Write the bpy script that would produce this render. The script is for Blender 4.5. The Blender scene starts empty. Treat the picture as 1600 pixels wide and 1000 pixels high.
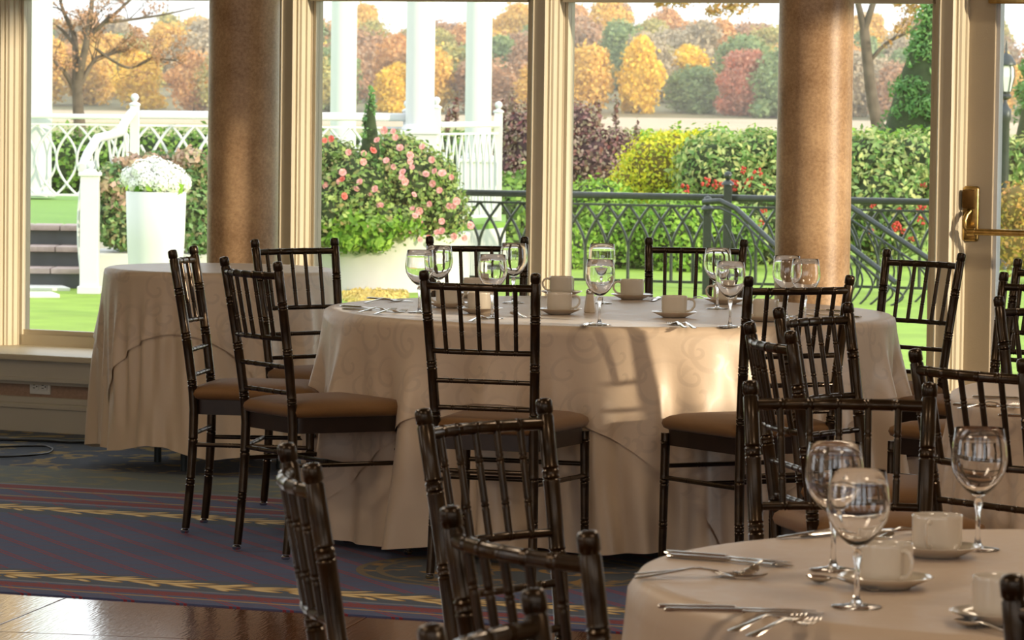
import bpy, bmesh, math, random
import numpy as np
from mathutils import Vector, Matrix, noise
PI = math.pi
R = math.radians
rng = random.Random(7)
sc = bpy.context.scene
COL = sc.collection

# ------------------------------------------------------------------ camera
FPX = 6750.0
PITCH = math.atan(385 / FPX)
ROLL = 0.013
cam_d = bpy.data.cameras.new('camera')
cam = bpy.data.objects.new('camera', cam_d)
COL.objects.link(cam)
cam_d.sensor_width = 36
cam_d.lens = 36 * FPX / 1600
cam_d.clip_end = 3000
cam.location = (0, 0, 1.5)
CM = Matrix.Rotation(PI / 2 - PITCH, 3, 'X') @ Matrix.Rotation(ROLL, 3, 'Z')
cam.rotation_euler = CM.to_euler()
cam_d.dof.use_dof = True
cam_d.dof.focus_distance = 12.9
cam_d.dof.aperture_fstop = 22
sc.camera = cam

# ------------------------------------------------------------------ sky, sun, fill lights, exposure
world = bpy.data.worlds.new('world')
sc.world = world
world.use_nodes = True
wn = world.node_tree
wn.nodes.clear()
wo = wn.nodes.new('ShaderNodeOutputWorld')
wb = wn.nodes.new('ShaderNodeBackground')
wtc = wn.nodes.new('ShaderNodeTexCoord')
wsep = wn.nodes.new('ShaderNodeSeparateXYZ')
wr = wn.nodes.new('ShaderNodeValToRGB')
wr.color_ramp.elements[0].position = 0.0
wr.color_ramp.elements[0].color = (0.93, 0.955, 0.98, 1)
wr.color_ramp.elements[1].position = 0.6
wr.color_ramp.elements[1].color = (0.88, 0.93, 1.0, 1)
wn.links.new(wtc.outputs['Generated'], wsep.inputs[0])
wn.links.new(wsep.outputs['Z'], wr.inputs[0])
wn.links.new(wr.outputs[0], wb.inputs[0])
wb.inputs[1].default_value = 1.36
wn.links.new(wb.outputs[0], wo.inputs[0])

SUN_DIR = Vector((0.85, -0.52, 0.165)).normalized()      # towards the sun
sl = bpy.data.lights.new('sun', 'SUN')
sl.energy = 2.8
sl.color = (1.0, 0.83, 0.60)
sl.angle = R(1.2)
so = bpy.data.objects.new('sun', sl)
so.rotation_euler = SUN_DIR.to_track_quat('Z', 'Y').to_euler()
so.location = (60, -40, 20)
COL.objects.link(so)

CEIL_FILLS = [(-2.6, 4.5), (2.2, 3.5), (-2.6, 9.5), (2.2, 8.5), (-2.6, 13.5), (2.0, 12.5)]
FILL_W = 17
sc.view_settings.view_transform = 'Standard'
sc.view_settings.look = 'None'
sc.view_settings.exposure = 0.75
sc.view_settings.gamma = 1.0
sc.view_settings.use_curve_mapping = False
sc.cycles.use_denoising = True
sc.cycles.max_bounces = 14
sc.cycles.transmission_bounces = 12
sc.cycles.transparent_max_bounces = 24
sc.cycles.caustics_refractive = False
sc.cycles.caustics_reflective = False
sc.cycles.sample_clamp_indirect = 6

# ------------------------------------------------------------------ picture <-> place
CAMP = Vector((0, 0, 1.5))
def ray(px, py):
    return CM @ Vector(((px - 800) / FPX, -(py - 500) / FPX, -1))
def at_depth(px, py, y):
    d = ray(px, py); return CAMP + d * (y / d.y)
def at_z(px, py, z):
    d = ray(px, py); return CAMP + d * ((z - 1.5) / d.z)

# ------------------------------------------------------------------ helpers
def tag(o, label=None, cat=None, group=None, kind=None):
    if label: o['label'] = label
    if cat: o['category'] = cat
    if group: o['group'] = group
    if kind: o['kind'] = kind
    return o
def empty(name, loc=(0, 0, 0), rz=0, label=None, cat=None, group=None, kind=None, parent=None):
    o = bpy.data.objects.new(name, None)
    COL.objects.link(o)
    o.location = loc
    o.rotation_euler = (0, 0, rz)
    o.empty_display_size = 0.05
    if parent: o.parent = parent
    return tag(o, label, cat, group, kind)
def copy_tree(o, parent=None):
    c = o.copy(); COL.objects.link(c)
    if parent: c.parent = parent
    for ch in list(o.children):
        copy_tree(ch, c)
    return c

class MB:
    def __init__(s):
        s.v = []; s.f = []; s.uv = None
    def add(s, vs, fs):
        b = len(s.v)
        s.v.extend([tuple(v) for v in vs])
        s.f.extend([tuple(i + b for i in f) for f in fs])
        return s
    def box(s, c, d, rz=0.0, M=None):
        x, y, z = d[0] / 2, d[1] / 2, d[2] / 2
        vs = [Vector((i * x, j * y, k * z)) for i in (-1, 1) for j in (-1, 1) for k in (-1, 1)]
        rot = Matrix.Rotation(rz, 3, 'Z')
        vs = [rot @ v + Vector(c) for v in vs]
        if M is not None: vs = [M @ v for v in vs]
        return s.add(vs, [(0, 1, 3, 2), (4, 6, 7, 5), (0, 4, 5, 1), (2, 3, 7, 6), (0, 2, 6, 4), (1, 5, 7, 3)])
    def lathe(s, prof, n=32, c=(0, 0, 0), closed=False):
        vs = []; fs = []; m = len(prof)
        for (r, z) in prof:
            for i in range(n):
                a = 2 * PI * i / n
                vs.append((c[0] + r * math.cos(a), c[1] + r * math.sin(a), c[2] + z))
        for j in range(m - 1):
            for i in range(n):
                fs.append((j * n + i, j * n + (i + 1) % n, (j + 1) * n + (i + 1) % n, (j + 1) * n + i))
        if closed:
            for i in range(n):
                fs.append(((m - 1) * n + i, (m - 1) * n + (i + 1) % n, (i + 1) % n, i))
        else:
            fs.append(tuple(range(n))[::-1]); fs.append(tuple((m - 1) * n + i for i in range(n)))
        return s.add(vs, fs)
    def tube(s, pts, rad, n=10, flat=1.0, up=None, cap=True):
        pts = [Vector(p) for p in pts]
        if not hasattr(rad, '__len__'): rad = [rad] * len(pts)
        vs = []; fs = []
        t0 = (pts[1] - pts[0]).normalized()
        ref = Vector(up) if up is not None else (Vector((0, 0, 1)) if abs(t0.z) < 0.9 else Vector((1, 0, 0)))
        nrm = (ref - t0 * ref.dot(t0)).normalized()
        for i, p in enumerate(pts):
            t = (pts[min(i + 1, len(pts) - 1)] - pts[max(i - 1, 0)])
            if t.length < 1e-9: t = t0
            t = t.normalized()
            nrm = (nrm - t * nrm.dot(t)).normalized()
            b = t.cross(nrm)
            for k in range(n):
                a = 2 * PI * k / n
                vs.append(p + nrm * (math.cos(a) * rad[i] * flat) + b * (math.sin(a) * rad[i]))
        m = len(pts)
        for j in range(m - 1):
            for k in range(n):
                fs.append((j * n + k, j * n + (k + 1) % n, (j + 1) * n + (k + 1) % n, (j + 1) * n + k))
        if cap:
            fs.append(tuple(range(n))[::-1]); fs.append(tuple((m - 1) * n + k for k in range(n)))
        return s.add(vs, fs)
    def prism(s, poly, z0, z1):          # poly in plan, extruded in z
        n = len(poly)
        vs = [(p[0], p[1], z0) for p in poly] + [(p[0], p[1], z1) for p in poly]
        fs = [(i, (i + 1) % n, n + (i + 1) % n, n + i) for i in range(n)]
        fs += [tuple(range(n))[::-1], tuple(range(n, 2 * n))]
        return s.add(vs, fs)
    def build(s, name, m, parent=None, smooth=40, bevel=0, loc=None, seg=2):
        me = bpy.data.meshes.new(name)
        me.from_pydata([tuple(v) for v in s.v], [], s.f)
        if s.uv is not None:
            ul = me.uv_layers.new(name='UVMap')
            li = np.zeros(len(me.loops), dtype=np.int32)
            me.loops.foreach_get('vertex_index', li)
            ul.data.foreach_set('uv', np.array(s.uv, dtype=np.float32)[li].ravel())
        bm = bmesh.new(); bm.from_mesh(me)
        bmesh.ops.recalc_face_normals(bm, faces=bm.faces)
        if bevel:
            es = [e for e in bm.edges if len(e.link_faces) == 2 and e.calc_face_angle(0) > R(35)]
            bmesh.ops.bevel(bm, geom=es, offset=bevel, segments=seg, affect='EDGES', profile=0.6)
        bm.to_mesh(me); bm.free()
        if smooth:
            me.shade_smooth() if hasattr(me, 'shade_smooth') else None
            me.set_sharp_from_angle(angle=R(smooth))
        if m: me.materials.append(m)
        o = bpy.data.objects.new(name, me)
        COL.objects.link(o)
        if parent: o.parent = parent
        if loc is not None: o.location = loc
        return o

# ------------------------------------------------------------------ materials
def new_mat(name):
    m = bpy.data.materials.new(name); m.use_nodes = True
    nt = m.node_tree
    b = nt.nodes['Principled BSDF']
    return m, nt, b
def N(nt, t, **kw):
    n = nt.nodes.new(t)
    for k, v in kw.items(): setattr(n, k, v)
    return n
def math_n(nt, op, a, b=None, c=None, clamp=False):
    n = nt.nodes.new('ShaderNodeMath'); n.operation = op; n.use_clamp = clamp
    for i, x in enumerate((a, b, c)):
        if x is None: continue
        if isinstance(x, (int, float)): n.inputs[i].default_value = x
        else: nt.links.new(x, n.inputs[i])
    return n.outputs[0]
def mix_rgb(nt, fac, a, b, mode='MIX'):
    n = nt.nodes.new('ShaderNodeMix'); n.data_type = 'RGBA'; n.blend_type = mode
    for i, x in ((0, fac), (6, a), (7, b)):
        if isinstance(x, (int, float)): n.inputs[i].default_value = x
        elif isinstance(x, tuple): n.inputs[i].default_value = (*x[:3], 1)
        else: nt.links.new(x, n.inputs[i])
    return n.outputs[2]
def mat(name, col, rough=0.5, metal=0.0, coat=0.0, var=0.0, vscale=8.0, bump=0.0, bscale=60.0, spec=0.5, sheen=0.0, col2=None):
    m, nt, b = new_mat(name)
    b.inputs['Base Color'].default_value = (*col, 1)
    b.inputs['Roughness'].default_value = rough
    b.inputs['Metallic'].default_value = metal
    b.inputs['Coat Weight'].default_value = coat
    b.inputs['Coat Roughness'].default_value = 0.15
    b.inputs['Specular IOR Level'].default_value = spec
    b.inputs['Sheen Weight'].default_value = sheen
    tc = N(nt, 'ShaderNodeTexCoord')
    if var or col2:
        nz = N(nt, 'ShaderNodeTexNoise'); nz.inputs['Scale'].default_value = vscale; nz.inputs['Detail'].default_value = 4
        nt.links.new(tc.outputs['Object'], nz.inputs['Vector'])
        c2 = col2 if col2 else tuple(c * (1 - var) for c in col)
        rp = N(nt, 'ShaderNodeValToRGB')
        rp.color_ramp.elements[0].position = 0.35; rp.color_ramp.elements[0].color = (*c2, 1)
        rp.color_ramp.elements[1].position = 0.65; rp.color_ramp.elements[1].color = (*col, 1)
        nt.links.new(nz.outputs[0], rp.inputs[0]); nt.links.new(rp.outputs[0], b.inputs['Base Color'])
    if bump:
        nz = N(nt, 'ShaderNodeTexNoise'); nz.inputs['Scale'].default_value = bscale; nz.inputs['Detail'].default_value = 3
        nt.links.new(tc.outputs['Object'], nz.inputs['Vector'])
        bp = N(nt, 'ShaderNodeBump'); bp.inputs['Strength'].default_value = bump; bp.inputs['Distance'].default_value = 0.01
        nt.links.new(nz.outputs[0], bp.inputs['Height']); nt.links.new(bp.outputs[0], b.inputs['Normal'])
    return m
def leaf_mat(name, cols, rough=0.55, trans=0.25):
    """leaf colours drawn leaf by leaf"""
    m, nt, b = new_mat(name)
    g = N(nt, 'ShaderNodeNewGeometry')
    rp = N(nt, 'ShaderNodeValToRGB'); rp.color_ramp.interpolation = 'LINEAR'
    els = rp.color_ramp.elements
    while len(els) < len(cols): els.new(0.5)
    for i, c in enumerate(cols):
        els[i].position = i / (len(cols) - 1); els[i].color = (*c, 1)
    nt.links.new(g.outputs['Random Per Island'], rp.inputs[0])
    nt.links.new(rp.outputs[0], b.inputs['Base Color'])
    b.inputs['Roughness'].default_value = rough
    b.inputs['Specular IOR Level'].default_value = 0.3
    tr = N(nt, 'ShaderNodeBsdfTranslucent'); mx = N(nt, 'ShaderNodeMixShader'); mx.inputs[0].default_value = trans
    nt.links.new(rp.outputs[0], tr.inputs[0])
    nt.links.new(b.outputs[0], mx.inputs[1]); nt.links.new(tr.outputs[0], mx.inputs[2])
    nt.links.new(mx.outputs[0], nt.nodes['Material Output'].inputs[0])
    return m

M = {}
M['trim'] = mat('cream_trim_paint', (0.66, 0.58, 0.43), 0.42, var=0.05, vscale=3)
M['lower_trim'] = mat('pale_panel_paint', (0.56, 0.52, 0.44), 0.45, var=0.06, vscale=3)
M['door'] = mat('beige_door_paint', (0.47, 0.39, 0.28), 0.45, var=0.05, vscale=5, bump=0.05, bscale=200)
M['wallpaper'] = mat('dusty_rose_wallpaper', (0.40, 0.27, 0.20), 0.8, var=0.18, vscale=90)
M['wall'] = mat('warm_plaster', (0.52, 0.42, 0.30), 0.8, var=0.05)
M['ceiling'] = mat('ceiling_paint', (0.70, 0.62, 0.50), 0.8, var=0.03)
M['white_ext'] = mat('exterior_white_paint', (0.70, 0.71, 0.72), 0.5, var=0.02, vscale=2)
M['iron'] = mat('grey_green_iron', (0.030, 0.042, 0.040), 0.3, 0.3, coat=0.3, var=0.3, vscale=30)
M['bronze'] = mat('bronze_brown_lacquer', (0.046, 0.025, 0.008), 0.28, 0.7, coat=0.25, var=0.45, vscale=25)
M['cushion'] = mat('brown_seat_fabric', (0.18, 0.080, 0.016), 0.7, var=0.15, vscale=300, sheen=0.15, bump=0.15, bscale=600)
M['apron'] = mat('dark_brown_seat_rail', (0.022, 0.010, 0.005), 0.4, 0.1, var=0.3, vscale=20)
M['chrome'] = mat('chrome_glide', (0.62, 0.60, 0.56), 0.18, 1.0, var=0.05)
M['steel'] = mat('polished_cutlery_steel', (0.80, 0.78, 0.75), 0.12, 1.0, var=0.04, vscale=60)
M['china'] = mat('ivory_china', (0.72, 0.65, 0.54), 0.12, 0, coat=0.6, var=0.03, vscale=30)
M['shaker'] = mat('shaker_beige_glaze', (0.68, 0.58, 0.45), 0.2, coat=0.3, var=0.05)
M['brass'] = mat('worn_brass', (0.50, 0.34, 0.12), 0.28, 1.0, var=0.35, vscale=40)
M['brass_dark'] = mat('dark_brass', (0.22, 0.12, 0.035), 0.38, 0.9, var=0.3, vscale=30)
M['outlet'] = mat('white_outlet_plastic', (0.72, 0.72, 0.70), 0.35, var=0.02)
M['slot'] = mat('dark_slot', (0.03, 0.03, 0.03), 0.6, var=0.1)
M['cable'] = mat('black_cable_rubber', (0.012, 0.012, 0.014), 0.45, var=0.2)
M['planter'] = mat('white_planter_resin', (0.68, 0.69, 0.71), 0.4, var=0.03, vscale=5)
M['stucco'] = mat('white_planter_stucco', (0.70, 0.69, 0.67), 0.7, var=0.06, vscale=6, bump=0.1, bscale=30)
M['brick_nose'] = mat('pink_stone_nosing', (0.52, 0.40, 0.36), 0.7, var=0.25, vscale=14, bump=0.2)
M['riser'] = mat('dark_slate_riser', (0.085, 0.095, 0.10), 0.5, var=0.3, vscale=9)
M['paver'] = mat('white_paving_slab', (0.80, 0.78, 0.74), 0.7, var=0.1, vscale=8)
M['turf'] = mat('artificial_turf', (0.22, 0.42, 0.06), 0.8, var=0.25, vscale=30)
M['lawn'] = mat('bright_lawn', (0.30, 0.47, 0.05), 0.85, var=0.22, vscale=2.5, bump=0.6, bscale=90)
M['field'] = mat('dry_reed_field', (0.62, 0.46, 0.30), 0.9, col2=(0.48, 0.37, 0.24), vscale=0.05)
M['forest_floor'] = mat('forest_floor', (0.30, 0.24, 0.12), 0.9, col2=(0.17, 0.17, 0.09), vscale=0.04)
M['bark'] = mat('grey_bark', (0.16, 0.13, 0.10), 0.85, var=0.4, vscale=6, bump=0.5, bscale=20)
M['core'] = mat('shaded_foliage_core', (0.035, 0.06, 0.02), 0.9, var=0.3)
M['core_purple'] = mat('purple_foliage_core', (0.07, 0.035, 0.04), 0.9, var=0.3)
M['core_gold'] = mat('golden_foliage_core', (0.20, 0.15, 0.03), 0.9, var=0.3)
M['petal_white'] = mat('white_petal', (0.86, 0.87, 0.82), 0.6, var=0.04, vscale=60)
M['petal_pink'] = mat('pink_petal', (0.84, 0.36, 0.36), 0.55, var=0.0, vscale=60, col2=(0.90, 0.58, 0.55))
M['petal_red'] = mat('coral_petal', (0.80, 0.16, 0.13), 0.55, col2=(0.86, 0.30, 0.25), vscale=60)
M['berry'] = mat('red_berry', (0.62, 0.05, 0.03), 0.35, var=0.3, vscale=60)
M['soil'] = mat('potting_soil', (0.05, 0.035, 0.02), 0.9, var=0.3)
M['lantern_glass'] = mat('frosted_lantern_glass', (0.75, 0.78, 0.76), 0.25, var=0.05)
M['lantern_metal'] = mat('dark_lantern_metal', (0.05, 0.065, 0.07), 0.4, 0.4, var=0.3)

# clear drinking glass
m, nt, b = new_mat('clear_drinking_glass')
b.inputs['Base Color'].default_value = (1, 1, 1, 1); b.inputs['Roughness'].default_value = 0.0
b.inputs['Transmission Weight'].default_value = 1.0; b.inputs['IOR'].default_value = 1.5
M['glass'] = m
# window pane: clear sheet with faint reflection
m, nt, b = new_mat('window_pane_glass')
nt.nodes.remove(b)
tr = N(nt, 'ShaderNodeBsdfTransparent'); tr.inputs[0].default_value = (0.97, 0.98, 0.97, 1)
gl = N(nt, 'ShaderNodeBsdfGlossy'); gl.inputs['Roughness'].default_value = 0.02
mx = N(nt, 'ShaderNodeMixShader'); mx.inputs[0].default_value = 0.035
nt.links.new(tr.outputs[0], mx.inputs[1]); nt.links.new(gl.outputs[0], mx.inputs[2])
# a thin film of dust that catches light
df = N(nt, 'ShaderNodeBsdfDiffuse'); df.inputs[0].default_value = (0.8, 0.8, 0.78, 1)
mx2 = N(nt, 'ShaderNodeMixShader'); mx2.inputs[0].default_value = 0.03
nt.links.new(mx.outputs[0], mx2.inputs[1]); nt.links.new(df.outputs[0], mx2.inputs[2])
nt.links.new(mx2.outputs[0], nt.nodes['Material Output'].inputs[0])
M['pane'] = m

# sponge painted column
m, nt, b = new_mat('sponge_painted_column')
tc = N(nt, 'ShaderNodeTexCoord')
n1 = N(nt, 'ShaderNodeTexNoise'); n1.inputs['Scale'].default_value = 90; n1.inputs['Detail'].default_value = 5; n1.inputs['Roughness'].default_value = 0.7
n2 = N(nt, 'ShaderNodeTexNoise'); n2.inputs['Scale'].default_value = 5; n2.inputs['Detail'].default_value = 3
nt.links.new(tc.outputs['Object'], n1.inputs[0]); nt.links.new(tc.outputs['Object'], n2.inputs[0])
r1 = N(nt, 'ShaderNodeValToRGB')
r1.color_ramp.elements[0].position = 0.36; r1.color_ramp.elements[0].color = (0.27, 0.150, 0.068, 1)
r1.color_ramp.elements[1].position = 0.64; r1.color_ramp.elements[1].color = (0.58, 0.38, 0.21, 1)
nt.links.new(math_n(nt, 'ADD', math_n(nt, 'MULTIPLY', n1.outputs[0], 0.5), math_n(nt, 'MULTIPLY', n2.outputs[0], 0.5)), r1.inputs[0])
nt.links.new(r1.outputs[0], b.inputs['Base Color']); b.inputs['Roughness'].default_value = 0.38
bp = N(nt, 'ShaderNodeBump'); bp.inputs['Strength'].default_value = 0.08; bp.inputs['Distance'].default_value = 0.01
nt.links.new(n1.outputs[0], bp.inputs['Height']); nt.links.new(bp.outputs[0], b.inputs['Normal'])
M['column'] = m

# damask tablecloth (uv in metres)
def damask(name, base, dark, amount=0.42):
    m, nt, b = new_mat(name)
    uv = N(nt, 'ShaderNodeUVMap')
    nz = N(nt, 'ShaderNodeTexNoise'); nz.inputs['Scale'].default_value = 5; nz.inputs['Detail'].default_value = 1
    nt.links.new(uv.outputs[0], nz.inputs['Vector'])
    off = N(nt, 'ShaderNodeVectorMath', operation='MULTIPLY_ADD')
    nt.links.new(nz.outputs['Color'], off.inputs[0]); off.inputs[1].default_value = (0.05, 0.05, 0); nt.links.new(uv.outputs[0], off.inputs[2])
    mask = None
    for scale, k, seed in ((5.5, 75, 0.0), (9.0, 120, 3.7)):
        sh = N(nt, 'ShaderNodeVectorMath', operation='ADD'); sh.inputs[1].default_value = (seed, seed * 1.7, 0)
        nt.links.new(off.outputs[0], sh.inputs[0])
        vo = N(nt, 'ShaderNodeTexVoronoi', voronoi_dimensions='2D'); vo.inputs['Scale'].default_value = scale; vo.inputs['Randomness'].default_value = 0.75
        nt.links.new(sh.outputs[0], vo.inputs['Vector'])
        sub = N(nt, 'ShaderNodeVectorMath', operation='SUBTRACT')
        nt.links.new(sh.outputs[0], sub.inputs[0]); nt.links.new(vo.outputs['Position'], sub.inputs[1])
        sp = N(nt, 'ShaderNodeSeparateXYZ'); nt.links.new(sub.outputs[0], sp.inputs[0])
        ang = math_n(nt, 'ARCTAN2', sp.outputs['Y'], sp.outputs['X'])
        ln = N(nt, 'ShaderNodeVectorMath', operation='LENGTH'); nt.links.new(sub.outputs[0], ln.inputs[0])
        r = ln.outputs['Value']
        ph = math_n(nt, 'MULTIPLY_ADD', r, k, ang)
        s = math_n(nt, 'SINE', ph)
        line = math_n(nt, 'MULTIPLY_ADD', s, 4.0, -2.6, clamp=True)
        fall = math_n(nt, 'MULTIPLY_ADD', r, -scale * 6, 3.3, clamp=True)
        mk = math_n(nt, 'MULTIPLY', line, fall)
        mask = mk if mask is None else math_n(nt, 'MAXIMUM', mask, mk)
    c = mix_rgb(nt, math_n(nt, 'MULTIPLY', mask, amount), base, dark)
    nt.links.new(c, b.inputs['Base Color'])
    nt.links.new(math_n(nt, 'MULTIPLY_ADD', mask, -0.10, 0.50), b.inputs['Roughness'])
    b.inputs['Specular IOR Level'].default_value = 0.5
    b.inputs['Sheen Weight'].default_value = 0.12
    b.inputs['Sheen Roughness'].default_value = 0.4
    b.inputs['Coat Weight'].default_value = 0.4
    b.inputs['Coat Roughness'].default_value = 0.36
    bn = N(nt, 'ShaderNodeTexNoise'); bn.inputs['Scale'].default_value = 11; bn.inputs['Detail'].default_value = 4
    nt.links.new(uv.outputs[0], bn.inputs['Vector'])
    bp = N(nt, 'ShaderNodeBump'); bp.inputs['Strength'].default_value = 0.25; bp.inputs['Distance'].default_value = 0.01
    nt.links.new(bn.outputs[0], bp.inputs['Height']); nt.links.new(bp.outputs[0], b.inputs['Normal'])
    tl = N(nt, 'ShaderNodeBsdfTranslucent'); nt.links.new(c, tl.inputs[0])
    ms = N(nt, 'ShaderNodeMixShader'); ms.inputs[0].default_value = 0.12
    nt.links.new(b.outputs[0], ms.inputs[1]); nt.links.new(tl.outputs[0], ms.inputs[2])
    nt.links.new(ms.outputs[0], nt.nodes['Material Output'].inputs[0])
    return m
M['damask'] = damask('ivory_damask_overlay', (0.68, 0.53, 0.385), (0.50, 0.38, 0.275))
M['cloth'] = damask('plain_ivory_cloth', (0.67, 0.52, 0.37), (0.65, 0.50, 0.35), 0.1)

# polished wood floor
m, nt, b = new_mat('polished_wood')
tc = N(nt, 'ShaderNodeTexCoord')
mp = N(nt, 'ShaderNodeMapping'); mp.inputs['Scale'].default_value = (2.2, 38, 1)
nt.links.new(tc.outputs['Object'], mp.inputs[0])
nz = N(nt, 'ShaderNodeTexNoise'); nz.inputs['Scale'].default_value = 2; nz.inputs['Detail'].default_value = 5
nt.links.new(mp.outputs[0], nz.inputs[0])
rp = N(nt, 'ShaderNodeValToRGB')
rp.color_ramp.elements[0].position = 0.3; rp.color_ramp.elements[0].color = (0.085, 0.024, 0.005, 1)
rp.color_ramp.elements[1].position = 0.7; rp.color_ramp.elements[1].color = (0.19, 0.065, 0.016, 1)
nt.links.new(nz.outputs[0], rp.inputs[0]); nt.links.new(rp.outputs[0], b.inputs['Base Color'])
b.inputs['Roughness'].default_value = 0.13; b.inputs['Coat Weight'].default_value = 0.6; b.inputs['Coat Roughness'].default_value = 0.06
nb = N(nt, 'ShaderNodeTexNoise'); nb.inputs['Scale'].default_value = 3
mp2 = N(nt, 'ShaderNodeMapping'); mp2.inputs['Scale'].default_value = (5, 40, 1); nt.links.new(tc.outputs['Object'], mp2.inputs[0]); nt.links.new(mp2.outputs[0], nb.inputs[0])
bp = N(nt, 'ShaderNodeBump'); bp.inputs['Strength'].default_value = 0.13; bp.inputs['Distance'].default_value = 0.004
nt.links.new(nb.outputs[0], bp.inputs['Height']); nt.links.new(bp.outputs[0], b.inputs['Normal']); nt.links.new(bp.outputs[0], b.inputs['Coat Normal'])
M['wood'] = m

# ------------------------------------------------------------------ the front wall frame: t along, n into the room
WA = R(27)
WT = Vector((math.cos(WA), -math.sin(WA), 0))
WN = Vector((-math.sin(WA), -math.cos(WA), 0))
W0 = Vector((-1.93, 18.3, 0))
def wp(t, n, z=0): return W0 + WT * t + WN * n + Vector((0, 0, z))
def wall_hit(px, py, n=0.0):
    d = ray(px, py); p0 = W0 + WN * n
    k = (p0 - CAMP).dot(WN) / d.dot(WN); p = CAMP + d * k
    return (p - p0).dot(WT), p.z
LOWN = 0.50           # the panelled parapet stands this far in front of the glass
GZ = -0.3             # level of the lawn

# carpet frame
cA = at_z(0, 925, 0); cB = at_z(400, 951, 0)
CU = (cB - cA).normalized()
CV = Vector((-CU.y, CU.x, 0))
def cv(px, py): return (at_z(px, py, 0) - cA).dot(CV)
CANG = math.atan2(CU.y, CU.x)

# ------------------------------------------------------------------ floor: wood panels and carpet
floor = MB().box((0, 8, -0.06), (16, 28, 0.08)).build('floor', M['wood'], smooth=0)
tag(floor, kind='structure')
PS = 0.915
pm = MB().box((0, 0, 0), (PS - 0.004, PS - 0.004, 0.018)).build('floor_panel', M['wood'], floor, smooth=0, bevel=0.002)
first = True
# joint seen running from (0,975) to (105,932)
j0 = at_z(0, 975, 0); j1 = at_z(105, 932, 0); PA = math.atan2((j1 - j0).y, (j1 - j0).x)
pu = Vector((math.cos(PA), math.sin(PA), 0)); pv = Vector((-pu.y, pu.x, 0))
for i in range(-6, 10):
    for j in range(-6, 6):
        c = j0 + pu * (PS * (i + 0.35)) + pv * (PS * (j + 0.5))
        if (c - cA).dot(CV) > 0.9 or not (-2.6 < c.x < 1.8) or c.y < 9.4: continue
        o = pm if first else pm.copy()
        if not first: COL.objects.link(o)
        first = False
        o.parent = floor; o.location = (c.x, c.y, -0.011); o.rotation_euler = (0, 0, PA + (PI / 2 if (i + j) % 2 else 0) * 0)

m, nt, b = new_mat('patterned_carpet')
tc = N(nt, 'ShaderNodeTexCoord'); sp = N(nt, 'ShaderNodeSeparateXYZ'); nt.links.new(tc.outputs['Object'], sp.inputs[0])
U, V = sp.outputs['X'], sp.outputs['Y']
def band(c, w):      # 1 inside |V-c|<w/2
    return math_n(nt, 'COMPARE', V, c, w / 2)
def vy(y, x=200): return cv(x, y)
NAVY = (0.046, 0.070, 0.165); NAVY2 = (0.075, 0.108, 0.225); SLATE = (0.062, 0.088, 0.135); REDC = (0.20, 0.035, 0.045); GOLD = (0.46, 0.30, 0.085); OLIVE = (0.17, 0.17, 0.10); PALE = (0.18, 0.21, 0.27)
nz = N(nt, 'ShaderNodeTexNoise'); nz.inputs['Scale'].default_value = 180; nt.links.new(tc.outputs['Object'], nz.inputs[0])
col = mix_rgb(nt, nz.outputs[0], NAVY, NAVY2)
# diagonal lattice
a1 = math_n(nt, 'ADD', math_n(nt, 'MULTIPLY', U, 0.7071), math_n(nt, 'MULTIPLY', V, 0.7071))
a2 = math_n(nt, 'SUBTRACT', math_n(nt, 'MULTIPLY', U, 0.7071), math_n(nt, 'MULTIPLY', V, 0.7071))
def lines(a, p, off, w):
    f = math_n(nt, 'FRACT', math_n(nt, 'DIVIDE', a, p))
    return math_n(nt, 'COMPARE', f, off, w / p)
l1 = math_n(nt, 'MAXIMUM', lines(a1, 0.117, 0.43, 0.0040), lines(a1, 0.117, 0.57, 0.0040))
l2 = math_n(nt, 'MAXIMUM', lines(a2, 0.117, 0.43, 0.0032), lines(a2, 0.117, 0.57, 0.0032))
col = mix_rgb(nt, math_n(nt, 'MULTIPLY', l1, 0.9), col, (0.26, 0.03, 0.05))
col = mix_rgb(nt, math_n(nt, 'MULTIPLY', l2, 0.40), col, (0.17, 0.03, 0.055))
def stripe(y, w, c, s=1.0):
    global col
    col = mix_rgb(nt, math_n(nt, 'MULTIPLY', band(vy(y), w), s), col, c)
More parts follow.
